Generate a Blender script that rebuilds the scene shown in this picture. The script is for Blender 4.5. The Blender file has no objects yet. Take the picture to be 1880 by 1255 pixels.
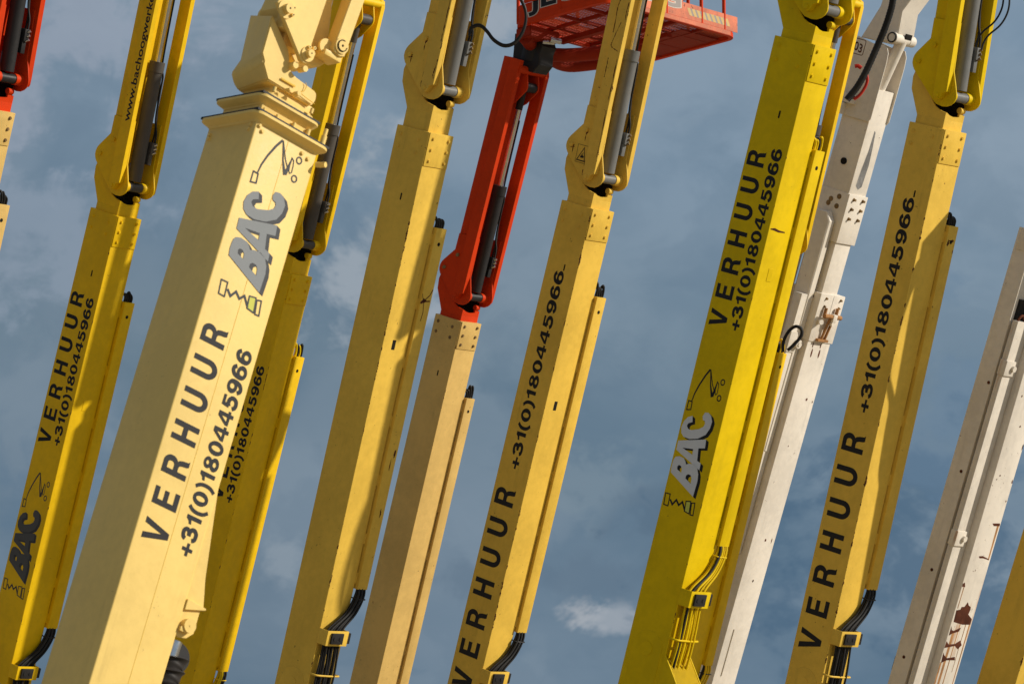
import bpy, bmesh, math, random
from mathutils import Vector, Matrix
from math import sin, cos, pi, radians, atan2
SC = bpy.context.scene
COL = SC.collection
# ------------------------------------------------------------------ camera
FPX = 7311.0            # focal length in pixels of the 1880 px wide photograph
TILT = radians(5.7); EYE = Vector((0, 0, 1.7))
cam = bpy.data.cameras.new('camera'); cam.sensor_width = 36; cam.lens = FPX / 1880 * 36
cam.clip_start = 0.5; cam.clip_end = 9000
cam.dof.use_dof = True; cam.dof.focus_distance = 38.0; cam.dof.aperture_fstop = 7.0
camo = bpy.data.objects.new('camera', cam); COL.objects.link(camo)
camo.location = EYE; camo.rotation_euler = (pi / 2 + TILT, 0, 0); SC.camera = camo
# ------------------------------------------------------------------ sun, sky
SUN_EL, SUN_AZ = radians(23), radians(2)       # azimuth measured from +X towards the camera
S_DIR = Vector((cos(SUN_EL) * cos(SUN_AZ), -cos(SUN_EL) * sin(SUN_AZ), sin(SUN_EL)))
sl = bpy.data.lights.new('sun', 'SUN'); sl.energy = 4.2; sl.angle = radians(0.53); sl.color = (1.0, 0.92, 0.79)
so = bpy.data.objects.new('sun', sl); COL.objects.link(so)
so.rotation_euler = (-S_DIR).to_track_quat('-Z', 'Y').to_euler()
SC.view_settings.view_transform = 'Standard'; SC.view_settings.look = 'None'
SC.view_settings.exposure = 0.0; SC.view_settings.gamma = 1.0
W = bpy.data.worlds.new('World'); SC.world = W; W.use_nodes = True
def build_world():
    nt = W.node_tree; N = nt.nodes; K = nt.links; N.clear()
    def n(t, **k):
        x = N.new(t)
        for a, b in k.items(): setattr(x, a, b)
        return x
    def mth(op, a, b=None, c=None):
        x = n('ShaderNodeMath', operation=op)
        for i, v in enumerate((a, b, c)):
            if v is None: continue
            if isinstance(v, (int, float)): x.inputs[i].default_value = v
            else: K.new(v, x.inputs[i])
        return x.outputs[0]
    def ramp(fac, stops, interp='EASE'):
        r = n('ShaderNodeValToRGB'); r.color_ramp.interpolation = interp
        e = r.color_ramp.elements
        while len(e) < len(stops): e.new(0.5)
        for q, (p, c) in zip(e, stops):
            q.position = p; q.color = (*c, 1)
        K.new(fac, r.inputs[0]); return r.outputs[0]
    def mix(f, a, b, mode='MIX'):
        x = n('ShaderNodeMix', data_type='RGBA', blend_type=mode)
        for i, v in ((0, f), (6, a), (7, b)):
            if isinstance(v, (int, float)): x.inputs[i].default_value = v
            elif isinstance(v, tuple): x.inputs[i].default_value = (*v, 1)
            else: K.new(v, x.inputs[i])
        return x.outputs[2]
    out = n('ShaderNodeOutputWorld'); bg = n('ShaderNodeBackground'); bg.inputs[1].default_value = 0.1
    sky = n('ShaderNodeTexSky', sky_type='NISHITA'); sky.sun_disc = False
    sky.sun_elevation = SUN_EL; sky.sun_rotation = pi / 2 + SUN_AZ
    tc = n('ShaderNodeTexCoord'); sep = n('ShaderNodeSeparateXYZ'); K.new(tc.outputs['Generated'], sep.inputs[0])
    elev = sep.outputs[2]                      # sine of the elevation
    def noise(scale, sx, sy, sz, det=6, rough=0.55, dist=0.0, off=(0, 0, 0)):
        mp = n('ShaderNodeMapping'); mp.inputs['Scale'].default_value = (sx, sy, sz); mp.inputs['Location'].default_value = off
        K.new(tc.outputs['Generated'], mp.inputs[0])
        t = n('ShaderNodeTexNoise'); t.inputs['Scale'].default_value = scale; t.inputs['Detail'].default_value = det
        t.inputs['Roughness'].default_value = rough; t.inputs['Distortion'].default_value = dist
        K.new(mp.outputs[0], t.inputs['Vector']); return t.outputs[0]
    # far cloud deck low above the horizon: slate blue below, paler above
    base = ramp(elev, [(0.0, (0.085, 0.152, 0.226)), (0.055, (0.128, 0.198, 0.272)), (0.10, (0.162, 0.236, 0.306)), (0.14, (0.200, 0.285, 0.378)),
                       (0.20, (0.25, 0.335, 0.43)), (0.45, (0.33, 0.345, 0.37)), (1.0, (0.345, 0.345, 0.345))], 'LINEAR')
    n1 = noise(9, 1, 1, 1.7, 5, 0.5, 0.4, (3.1, 0.4, 1.7))
    n2 = noise(26, 1, 1, 1.5, 6, 0.55, 0.5, (1.3, 2.2, 0.7))
    n3 = noise(60, 1, 1, 1.3, 4, 0.6, 0.0, (5.0, 1.0, 2.0))
    n4 = noise(15, 1, 1, 1.35, 9, 0.58, 0.35, (7.3, 1.1, 4.2))
    f1 = ramp(n1, [(0.36, (0, 0, 0)), (0.66, (1, 1, 1))])
    c = mix(mth('MULTIPLY', f1, 0.38), base, (0.270, 0.345, 0.425))
    f2 = ramp(n2, [(0.40, (0, 0, 0)), (0.62, (1, 1, 1))])
    c = mix(mth('MULTIPLY', f2, 0.26), c, (0.088, 0.160, 0.240))
    # cumulus edges: crisp on the upper side, melting away below
    n4b = noise(15, 1, 1, 1.35, 2, 0.5, 0.35, (7.3, 1.1, 4.2))
    f4 = mth('MULTIPLY', ramp(n4, [(0.485, (0, 0, 0)), (0.545, (1, 1, 1))]), ramp(n4b, [(0.47, (0.25, 0.25, 0.25)), (0.62, (1, 1, 1))]))
    c = mix(mth('MULTIPLY', f4, 0.25), c, (0.285, 0.350, 0.415))
    f5 = ramp(noise(21, 1, 1, 1.3, 9, 0.6, 0.3, (2.7, 9.1, 3.3)), [(0.50, (0, 0, 0)), (0.57, (1, 1, 1))])
    c = mix(mth('MULTIPLY', f5, 0.17), c, (0.100, 0.168, 0.245))
    n6 = noise(48, 1, 1, 1.2, 9, 0.62, 0.6, (4.4, 3.3, 8.8))
    # a few single clouds, each at its own bearing and height in the sky
    def puff(c, az, el, wa, we, col, k, edge=0.5):
        d = Vector((sin(radians(az)) * cos(radians(el)), cos(radians(az)) * cos(radians(el)), sin(radians(el))))
        dx = mth('MULTIPLY', mth('SUBTRACT', sep.outputs[0], d.x), 1 / radians(wa))
        dz = mth('MULTIPLY', mth('SUBTRACT', elev, d.z), 1 / radians(we))
        r = mth('SQRT', mth('ADD', mth('MULTIPLY', dx, dx), mth('MULTIPLY', dz, dz)))
        r = mth('ADD', r, mth('MULTIPLY', mth('SUBTRACT', n2, 0.5), 2.6)); r = mth('ADD', r, mth('MULTIPLY', mth('SUBTRACT', n3, 0.5), 2.4)); r = mth('ADD', r, mth('MULTIPLY', mth('SUBTRACT', n6, 0.5), 3.2))
        m = ramp(r, [(0.15, (1, 1, 1)), (1.0, (0, 0, 0))])
        m = mth('MULTIPLY', m, mth('GREATER_THAN', sep.outputs[1], 0.0))
        return mix(mth('MULTIPLY', m, k), c, col)
    def at(x, y): return math.degrees((x - 940) / FPX), 5.7 + math.degrees((627.5 - y) / FPX)
    for (x, y, wa, we, col, k) in [(130, 90, 2.8, 1.6, (0.33, 0.385, 0.475), .7), (60, 430, 1.6, 1.0, (0.295, 0.36, 0.45), .6), (650, 480, 1.1, 1.7, (0.37, 0.42, 0.475), .75), (880, 25, 1.0, .8, (0.37, 0.42, .48), .7),
                                   (1080, 860, 1.2, .8, (0.205, 0.275, 0.335), .6), (1060, 1122, .50, .26, (0.46, 0.48, 0.51), .8), (1120, 1132, .62, .24, (0.36, 0.40, 0.45), .75), (525, 1040, .4, .45, (0.30, 0.36, 0.42), .6),
                                   (1200, 960, .7, .7, (0.098, 0.158, 0.228), .6), (90, 850, 2.0, 1.0, (0.115, 0.195, 0.285), .5), (1020, 1060, 2.0, .45, (0.120, 0.180, 0.25), .5), (1650, 1050, 3.0, 2.0, (0.070, 0.134, 0.212), .75), (1780, 760, 1.6, 1.4, (0.135, 0.215, 0.31), .5)]:
        a, e = at(x, y); c = puff(c, a, e, wa, we, col, k)
    # broken cloud over the rest of the sky, clear Nishita sky in the gaps
    # the cloud deck is lit from the sun's side
    c = mix(1.0, c, mth('MULTIPLY_ADD', sep.outputs[0], 0.5, 1.0), 'MULTIPLY')
    c10 = mix(1.0, c, (9.6, 9.6, 9.6), 'MULTIPLY')
    gap = ramp(noise(3.0, 1, 1, 1.6, 5, 0.5, 0.3, (0.3, 7.0, 2.0)), [(0.50, (0, 0, 0)), (0.62, (1, 1, 1))])
    hi = ramp(elev, [(0.22, (0, 0, 0)), (0.4, (1, 1, 1))])
    fin = mix(mth('MULTIPLY', mth('MULTIPLY', gap, hi), 0.7), c10, sky.outputs[0])
    K.new(fin, bg.inputs[0]); K.new(bg.outputs[0], out.inputs[0])
build_world()
# ------------------------------------------------------------------ materials
def paint(name, col, rough=0.46, chips=0.0, dirt=0.25, edge=None, metal=0.0, rust=(0.10, 0.035, 0.014), spec=0.22, var=0.07, streak=None):
    m = bpy.data.materials.new(name); m.use_nodes = True
    nt = m.node_tree; N = nt.nodes; K = nt.links
    b = N['Principled BSDF']
    def n(t, **k):
        x = N.new(t)
        for a, v in k.items(): setattr(x, a, v)
        return x
    def mth(op, a, c=None):
        x = n('ShaderNodeMath', operation=op)
        for i, v in enumerate((a, c)):
            if v is None: continue
            if isinstance(v, (int, float)): x.inputs[i].default_value = v
            else: K.new(v, x.inputs[i])
        return x.outputs[0]
    def mix(f, a, c):
        x = n('ShaderNodeMix', data_type='RGBA')
        for i, v in ((0, f), (6, a), (7, c)):
            if isinstance(v, (int, float)): x.inputs[i].default_value = v
            elif isinstance(v, tuple): x.inputs[i].default_value = (*v, 1)
            else: K.new(v, x.inputs[i])
        return x.outputs[2]
    def step(v, lo, hi):
        x = n('ShaderNodeMapRange', interpolation_type='SMOOTHSTEP'); x.inputs[1].default_value = lo; x.inputs[2].default_value = hi
        K.new(v, x.inputs[0]); return x.outputs[0]
    tc = n('ShaderNodeTexCoord'); oi = n('ShaderNodeObjectInfo')
    off = n('ShaderNodeVectorMath', operation='MULTIPLY_ADD'); off.inputs[1].default_value = (1, 1, 1)
    cx = n('ShaderNodeCombineXYZ'); r = mth('MULTIPLY', oi.outputs['Random'], 37.0)
    for i in range(3): K.new(r, cx.inputs[i])
    K.new(tc.outputs['Object'], off.inputs[0]); K.new(cx.outputs[0], off.inputs[2]); v = off.outputs[0]
    def noise(sc, det=4, rg=0.55, scale=(1, 1, 1)):
        mp = n('ShaderNodeMapping'); mp.inputs['Scale'].default_value = scale; K.new(v, mp.inputs[0])
        t = n('ShaderNodeTexNoise'); t.inputs['Scale'].default_value = sc; t.inputs['Detail'].default_value = det; t.inputs['Roughness'].default_value = rg
        K.new(mp.outputs[0], t.inputs['Vector']); return t.outputs[0]
    big = noise(1.6, 3); fine = noise(14, 5, 0.65)
    f = mth('ADD', mth('MULTIPLY', big, 0.6), mth('MULTIPLY', fine, 0.4))
    c0 = tuple(x * (1 - var * 1.6) for x in col); c1 = tuple(min(1, x * (1 + var)) for x in col)
    c = mix(step(f, 0.35, 0.65), c0, c1)
    if dirt:
        st = noise(9, 5, 0.6, (1, 1, 0.07)); bl = noise(2.2, 4)
        g = mth('MULTIPLY', step(st, 0.52, 0.74), step(bl, 0.45, 0.65))
        c = mix(mth('MULTIPLY', g, dirt), c, tuple(x * 0.45 + 0.01 for x in col))
        sp = noise(55, 2, 0.5); g2 = mth('MULTIPLY', step(sp, 0.70, 0.76), step(noise(3.1, 3), 0.48, 0.6))
        c = mix(mth('MULTIPLY', g2, 0.55 * min(1, dirt * 2.5)), c, (0.05, 0.035, 0.02))
    if streak:
        st = mth('MULTIPLY', step(noise(16, 4, 0.6, (1, 1, 0.05)), 0.55, 0.72), step(noise(1.7, 3), 0.50, 0.62))
        c = mix(mth('MULTIPLY', st, streak), c, (0.42, 0.17, 0.04))
    if chips:
        ch = mth('MULTIPLY', step(noise(22, 6, 0.72), 0.685 - 0.035 * chips, 0.70 - 0.035 * chips), step(noise(2.6, 3), 0.52, 0.57))
        c = mix(ch, c, rust)
    if edge:
        sp = n('ShaderNodeSeparateXYZ'); K.new(tc.outputs['Object'], sp.inputs[0])
        xx = mth('SUBTRACT', sp.outputs[0], edge[0])
        if len(edge) > 3: xx = mth('SUBTRACT', xx, mth('MULTIPLY', mth('SUBTRACT', sp.outputs[2], edge[4]), edge[3]))
        a = mth('ABSOLUTE', xx); d = mth('ABSOLUTE', mth('SUBTRACT', sp.outputs[1], edge[1]))
        e = mth('MAXIMUM', a, d)
        lim = mth('MULTIPLY', step(noise(7, 7, 0.75), 0.50, 0.75), 0.024 * edge[2])
        w = mth('LESS_THAN', e, lim); c = mix(w, c, rust)
    K.new(c, b.inputs['Base Color'])
    ro = n('ShaderNodeMapRange'); ro.inputs[3].default_value = rough - 0.1; ro.inputs[4].default_value = rough + 0.16
    K.new(fine, ro.inputs[0]); K.new(ro.outputs[0], b.inputs['Roughness'])
    b.inputs['Metallic'].default_value = metal; b.inputs['Specular IOR Level'].default_value = spec
    bp = n('ShaderNodeBump'); bp.inputs['Strength'].default_value = 0.12; bp.inputs['Distance'].default_value = 0.004
    K.new(mth('ADD', mth('MULTIPLY', big, 3.0), noise(40, 3)), bp.inputs['Height']); K.new(bp.outputs[0], b.inputs['Normal'])
    return m
E1 = (0.2, -0.1675)
YEL = (0.735, 0.505, 0.002); TAN = (0.775, 0.50, 0.074); CRM = (0.68, 0.45, 0.14); WHT = (0.745, 0.68, 0.59); ORG = (0.62, 0.045, 0.006); ICE = (0.86, 0.61, 0.185)
GLD = (0.82, 0.515, 0.003)
M = {
 'yellow': paint('yellow paint', YEL, chips=0.15, dirt=0.2, spec=0.12), 'yellow_e': paint('yellow boom paint', YEL, chips=0.2, dirt=0.2, edge=(*E1, 0.5), spec=0.12),
 'gold': paint('golden yellow paint', GLD, chips=0.2, dirt=0.2), 'gold_e': paint('golden boom paint', GLD, chips=0.3, dirt=0.2, edge=(*E1, 0.45)),
 'tan': paint('sand yellow paint', TAN, chips=0.7, dirt=0.35, spec=0.13), 'tan_e': paint('sand yellow boom paint', TAN, chips=0.7, dirt=0.35, edge=(*E1, 1.3), spec=0.13),
 'worn': paint('worn sand yellow paint', TAN, chips=1.6, dirt=0.5),
 'cream': paint('cream paint', CRM, chips=0.7, dirt=0.35), 'cream_e': paint('cream boom paint', CRM, chips=0.7, dirt=0.35, edge=(*E1, 0.7)),
 'ice': paint('pale cream paint', ICE, rough=0.38, dirt=0.3, var=0.045), 'orange': paint('orange paint', ORG, chips=0.8, dirt=0.3, spec=0.08, rough=0.5), 'red_o': paint('dull red orange paint', (0.30, 0.024, 0.007), chips=0.9, dirt=0.5, spec=0.15, rough=0.6),
 'grate': paint('worn orange grating', (0.52, 0.12, 0.055), dirt=0.3, spec=0.1), 'faded': paint('faded orange paint', (0.66, 0.185, 0.095), chips=2.0, dirt=0.8, rough=0.6, var=0.2),
 'white': paint('off white paint', WHT, chips=0.5, dirt=0.3), 'white_r': paint('rusty off white paint', WHT, chips=0.8, dirt=0.35, streak=0.75),
 'rust': paint('rust', (0.11, 0.035, 0.018), rough=0.8, dirt=0.6, var=0.3, spec=0.1), 'rustlight': paint('light rust', (0.40, 0.20, 0.08), rough=0.75, chips=1.5, dirt=0.8, var=0.3, spec=0.15),
 'bolt': paint('rusty shaded bolt', (0.22, 0.14, 0.06), rough=0.6, dirt=0.5, var=0.3),  # rust colour, darkened further for the shadow around the bolt heads
 'black': paint('black rubber', (0.018, 0.017, 0.017), rough=0.5, dirt=0.0, var=0.3), 'ink': paint('black lettering', (0.014, 0.014, 0.016), rough=0.45, dirt=0.0, var=0.1),
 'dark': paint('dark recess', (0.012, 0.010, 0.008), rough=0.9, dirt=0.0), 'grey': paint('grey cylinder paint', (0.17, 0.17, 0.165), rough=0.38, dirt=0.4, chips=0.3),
 'brown': paint('dark cylinder paint', (0.085, 0.075, 0.065), rough=0.4, dirt=0.3), 'blackm': paint('black metal', (0.022, 0.021, 0.022), rough=0.45, dirt=0.2, chips=0.4),
 'chrome': paint('chromed rod', (0.62, 0.62, 0.62), rough=0.2, metal=1.0, dirt=0.1), 'silver_l': paint('silver emblem', (0.66, 0.67, 0.69), rough=0.5, dirt=0.1, var=0.03), 'silver': paint('grey emblem', (0.235, 0.25, 0.262), rough=0.5, dirt=0.0, var=0.02), 'silver_d': paint('dark grey emblem', (0.085, 0.087, 0.092), rough=0.5, dirt=0.0, var=0.03),
 'charcoal': paint('charcoal emblem shade', (0.05, 0.053, 0.06), rough=0.5, dirt=0.0), 'lime': paint('lime emblem', (0.62, 0.62, 0.10), rough=0.5, dirt=0.0),
 'red': paint('red hose', (0.55, 0.03, 0.015), rough=0.5, dirt=0.1), 'paleprint': paint('pale print', (0.62, 0.55, 0.48), rough=0.6, dirt=0.3), 'greyprint': paint('faded grey print', (0.30, 0.26, 0.24), rough=0.6, dirt=0.4),
 'hazard': paint('faded yellow print', (0.62, 0.42, 0.16), rough=0.6, dirt=0.6), 'scuff': paint('grey scuff', (0.26, 0.255, 0.25), rough=0.6, dirt=0.9, var=0.3), 'bellows': paint('bellows rubber', (0.028, 0.024, 0.022), rough=0.5, dirt=0.2),
 'ground': paint('gravel yard', (0.39, 0.33, 0.23), rough=0.9, dirt=0.3, var=0.2, spec=0.1),
}
# ------------------------------------------------------------------ geometry helpers
def ray(x, y): return Vector(((x - 940) / FPX, cos(TILT) - (627.5 - y) / FPX * sin(TILT), sin(TILT) + (627.5 - y) / FPX * cos(TILT)))
def link(name, me, parent=None, label=None):
    o = bpy.data.objects.new(name, me); COL.objects.link(o)
    if parent: o.parent = parent
    if label: o['label'] = label
    return o
def finish(name, bm, mat, parent=None, smooth=35, label=None):
    me = bpy.data.meshes.new(name); bmesh.ops.recalc_face_normals(bm, faces=bm.faces); bm.to_mesh(me); bm.free()
    for p in me.polygons: p.use_smooth = True
    me.set_sharp_from_angle(angle=radians(smooth)); me.materials.append(M[mat])
    return link(name, me, parent, label)
class Frame:
    """A boom's own axes: u outwards from its lower face, d from its near side face to the far one, t up along it; the zero point is the top of the edge where both faces meet."""
    def __init__(s, T, nu, md, a, name, label, size=1.0, group='raised boom lifts in a row', foot=0.0):
        s.T, s.nu, s.md, s.a, s.k = T, nu, md, a, size; s.tb = -(T.z - foot) / a.z / size
        s.off = Vector((-0.2, 0.1675, s.tb))
        R = Matrix((nu, md, a)).transposed()
        e = bpy.data.objects.new(name, None); COL.objects.link(e); e.empty_display_size = 0.3
        e.matrix_world = Matrix.Translation(T + R @ s.off * size) @ R.to_4x4() @ Matrix.Scale(size, 4)
        e['label'] = label; e['category'] = 'boom lift'; e['group'] = group; s.root = e; s.sh = None
    def p(s, u, d, t):
        if s.sh: u = u + s.sh[0] * (t - s.sh[1]); t = t + s.sh[2]
        return Vector((u, d, t)) - s.off
    def box(s, bm, u0, u1, d0, d1, t0, t1, bev=0.004, seg=2):
        b = bmesh.new()
        vs = [b.verts.new(s.p(u, d, t)) for t in (t0, t1) for (u, d) in ((u0, d0), (u1, d0), (u1, d1), (u0, d1))]
        for f in ((3, 2, 1, 0), (4, 5, 6, 7), (0, 1, 5, 4), (1, 2, 6, 5), (2, 3, 7, 6), (3, 0, 4, 7)): b.faces.new([vs[i] for i in f])
        if bev: bmesh.ops.bevel(b, geom=b.edges[:], offset=bev, segments=seg, affect='EDGES', profile=0.6)
        merge(bm, b)
    def prism(s, bm, pts, lo, hi, plane='ut', bev=0.003):
        """Outline in (u,t), (d,t) or (u,d), given thickness along the remaining axis."""
        f = {'ut': lambda a, b, c: s.p(a, c, b), 'dt': lambda a, b, c: s.p(c, a, b), 'ud': lambda a, b, c: s.p(a, b, c)}[plane]
        b = bmesh.new(); A = [b.verts.new(f(x, y, lo)) for x, y in pts]; B = [b.verts.new(f(x, y, hi)) for x, y in pts]; k = len(pts)
        b.faces.new(A); b.faces.new(B[::-1])
        for i in range(k): b.faces.new([A[i], B[i], B[(i + 1) % k], A[(i + 1) % k]])
        if bev:
            bmesh.ops.recalc_face_normals(b, faces=b.faces)
            bmesh.ops.bevel(b, geom=[e for e in b.edges if len(e.link_faces) == 2 and any(len(q.verts) == k and k > 4 or k <= 4 for q in e.link_faces)], offset=bev, segments=1, affect='EDGES')
        merge(bm, b)
    def rod(s, bm, p0, p1, r, seg=24, r1=None):
        tube(bm, [s.p(*p0), s.p(*p1)], [r, r if r1 is None else r1], seg)
    def hose(s, bm, pts, r, seg=10, sub=6): tube(bm, spline([s.p(*q) for q in pts], sub), r, seg)
def merge(bm, b):
    me = bpy.data.meshes.new('tmp'); bmesh.ops.recalc_face_normals(b, faces=b.faces); b.to_mesh(me); b.free(); bm.from_mesh(me); bpy.data.meshes.remove(me)
def spline(P, sub):
    out = []
    for i in range(len(P) - 1):
        a = P[max(i - 1, 0)]; b = P[i]; c = P[i + 1]; d = P[min(i + 2, len(P) - 1)]
        for k in range(sub):
            t = k / sub
            out.append(0.5 * (2 * b + (c - a) * t + (2 * a - 5 * b + 4 * c - d) * t * t + (3 * b - a - 3 * c + d) * t ** 3))
    return out + [P[-1]]
def tube(bm, P, r, seg=12):
    rs = r if isinstance(r, (list, tuple)) else [r] * len(P)
    x = None; rings = []
    for i, p in enumerate(P):
        d = (P[min(i + 1, len(P) - 1)] - P[max(i - 1, 0)]).normalized()
        if x is None: x = d.orthogonal().normalized()
        x = (x - d * x.dot(d)).normalized(); y = d.cross(x)
        rings.append([bm.verts.new(p + (x * cos(2 * pi * k / seg) + y * sin(2 * pi * k / seg)) * rs[i]) for k in range(seg)])
    for A, B in zip(rings, rings[1:]):
        for k in range(seg): bm.faces.new([A[k], A[(k + 1) % seg], B[(k + 1) % seg], B[k]])
    bm.faces.new(rings[0][::-1]); bm.faces.new(rings[-1])
def rrect(x0, x1, y0, y1, r, n=5):
    o = []
    for cx, cy, a in ((x1 - r, y1 - r, 0), (x0 + r, y1 - r, 90), (x0 + r, y0 + r, 180), (x1 - r, y0 + r, 270)):
        for k in range(n + 1):
            q = radians(a + 90 * k / n); o.append((cx + r * cos(q), cy + r * sin(q)))
    return o
def circle(x, y, rx, ry=None, n=24, rot=0):
    ry = ry or rx; c, q = cos(rot), sin(rot)
    return [(x + rx * cos(2 * pi * k / n) * c - ry * sin(2 * pi * k / n) * q, y + rx * cos(2 * pi * k / n) * q + ry * sin(2 * pi * k / n) * c) for k in range(n)]
# flat marks (decals): outlines with holes filled in 2-D, then laid a hair above the surface
def fill2d(loops):
    cu = bpy.data.curves.new('mark', 'CURVE'); cu.dimensions = '2D'; cu.fill_mode = 'BOTH'
    for L in loops:
        sp = cu.splines.new('POLY'); sp.points.add(len(L) - 1); sp.use_cyclic_u = True
        for q, (x, y) in zip(sp.points, L): q.co = (x, y, 0, 1)
    return curve_mesh(cu)
def curve_mesh(cu):
    o = bpy.data.objects.new('mark', cu); COL.objects.link(o)
    me = bpy.data.meshes.new_from_object(o.evaluated_get(bpy.context.evaluated_depsgraph_get())); 
    V = [v.co.copy() for v in me.vertices]; F = [tuple(p.vertices) for p in me.polygons]
    bpy.data.meshes.remove(me); bpy.data.objects.remove(o); bpy.data.curves.remove(cu)
    return V, F
def arc(cx, cy, rx, ry, a0, a1, n=14): return [(cx + rx * cos(radians(a0 + (a1 - a0) * k / n)), cy + ry * sin(radians(a0 + (a1 - a0) * k / n))) for k in range(n + 1)]
def smooth2(pts, w): return stroke([(v.x, v.y) for v in spline([Vector((x, y, 0)) for x, y in pts], 6)], w)
def glyph(ch):
    """Heavy wide grotesque letters: (advance, [pieces]), each piece a list of loops, capital height 1."""
    S = 0.24
    if ch == 'V': return .92, [[[(0, 1), (.255, 1), (.46, .285), (.665, 1), (.92, 1), (.59, 0), (.33, 0)]]]
    if ch == 'E': return .76, [[[(0, 0), (0, 1), (.74, 1), (.74, .815), (.235, .815), (.235, .605), (.69, .605), (.69, .425), (.235, .425), (.235, .19), (.76, .19), (.76, 0)]]]
    if ch == 'H': return .84, [[[(0, 0), (0, 1), (.235, 1), (.235, .615), (.605, .615), (.605, 1), (.84, 1), (.84, 0), (.605, 0), (.605, .42), (.235, .42), (.235, 0)]]]
    if ch == 'U': return .84, [[[(0, 1), (0, .36)] + arc(.42, .36, .42, .38, 180, 360) + [(.84, 1), (.605, 1), (.605, .38)] + arc(.42, .38, .185, .20, 0, -180) + [(.235, 1)]]]
    if ch == 'R': return .86, [[[(0, 0), (0, 1), (.50, 1)] + arc(.50, .715, .315, .285, 90, -62) + [(.715, .40), (.76, .27), (.79, .06), (.86, 0), (.60, 0), (.56, .08), (.535, .26), (.49, .36), (.40, .385), (.235, .385), (.235, 0)], [(.235, .82), (.235, .565), (.46, .565)] + arc(.46, .6925, .115, .1275, -90, 90, 8)]]
    if ch == '0': return .80, [[arc(.40, .5, .40, .515, 0, 350, 35), arc(.40, .5, .150, .31, 0, 345, 23)]]
    if ch == '1': return .56, [[[(.27, 0), (.27, .66), (.02, .60), (.02, .76), (.19, .83), (.31, 1), (.505, 1), (.505, 0)]]]
    if ch == '3': return .78, [smooth2([(.07, .72), (.13, .85), (.30, .915), (.50, .90), (.60, .77), (.55, .62), (.36, .545), (.27, .54)], S), smooth2([(.27, .535), (.45, .53), (.63, .45), (.67, .28), (.56, .12), (.37, .082), (.17, .13), (.09, .28)], S)]
    if ch == '4': return .82, [[[(.455, 0), (.455, .21), (0, .21), (0, .41), (.39, 1), (.675, 1), (.675, .39), (.82, .39), (.82, .21), (.675, .21), (.675, 0)], [(.455, .39), (.19, .39), (.455, .78)]]]
    if ch == '5': return .80, [[[(.12, 1), (.72, 1), (.72, .82), (.31, .82), (.285, .62), (.06, .50)]], smooth2([(.16, .50), (.28, .585), (.45, .595), (.62, .50), (.67, .33), (.58, .15), (.40, .085), (.20, .12), (.09, .27)], S)]
    if ch == '6': return .80, [[arc(.40, .325, .41, .345, 0, 350, 35), arc(.40, .32, .150, .150, 0, 345, 23)], smooth2([(.108, .30), (.11, .52), (.19, .78), (.38, .912), (.55, .89), (.66, .74)], S)]
    if ch == '9': return .80, [[[(.80 - x, 1 - y) for x, y in L] for L in P] for P in glyph('6')[1]]
    if ch == '8': return .80, [[arc(.40, .745, .335, .27, 0, 350, 35), arc(.40, .755, .12, .10, 0, 345, 23)], [arc(.40, .285, .395, .30, 0, 350, 35), arc(.40, .285, .145, .115, 0, 345, 23)]]
    if ch == '+': return .72, [[[(.26, .02), (.26, .27), (0, .27), (0, .46), (.26, .46), (.26, .72), (.46, .72), (.46, .46), (.72, .46), (.72, .27), (.46, .27), (.46, .02)]]]
    if ch == '(': return .40, [smooth2([(.34, 1.04), (.16, .78), (.10, .42), (.16, .05), (.34, -.22)], .21)]
    if ch == ')': return .40, [[[(.40 - x, y) for x, y in L] for L in P] for P in glyph('(')[1]]
def heavy(body, gap):
    x = 0; out = []
    for ch in body:
        a, P = glyph(ch); out += [[[(q + x, y) for q, y in L] for L in piece] for piece in P]; x += a + gap
    return x - gap, out
def text2d(body, spacing=1.0, weight=0.022):
    cu = bpy.data.curves.new('mark', 'FONT'); cu.body = body; cu.size = 1; cu.offset = weight; cu.space_character = spacing; cu.resolution_u = 6
    return curve_mesh(cu)
def lay(bm, VF, fn):
    V, F = VF; vs = [bm.verts.new(fn(v.x, v.y)) for v in V]
    for f in F:
        try: bm.faces.new([vs[i] for i in f])
        except ValueError: pass
def stroke(pts, w, closed=False):
    """Ribbon round a polyline, as one outline (w may taper)."""
    P = [Vector(q) for q in pts]; n = len(P); ws = w if isinstance(w, (list, tuple)) else [w] * n; L = []; R = []
    for i, p in enumerate(P):
        a = P[i - 1] if (i or closed) else p; b = P[(i + 1) % n] if (i < n - 1 or closed) else p
        d1 = (p - a).normalized() if (p - a).length else (b - p).normalized(); d2 = (b - p).normalized() if (b - p).length else d1
        m = d1 + d2; m = m.normalized() if m.length > .2 else Vector((-d1.y, d1.x)); nn = Vector((-m.y, m.x)); k = 1 / max(0.5, abs(nn.dot(Vector((-d1.y, d1.x)))))
        L.append(tuple(p + nn * ws[i] * k / 2)); R.append(tuple(p - nn * ws[i] * k / 2))
    return [L, R[::-1]] if closed else [L + R[::-1]]
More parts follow.
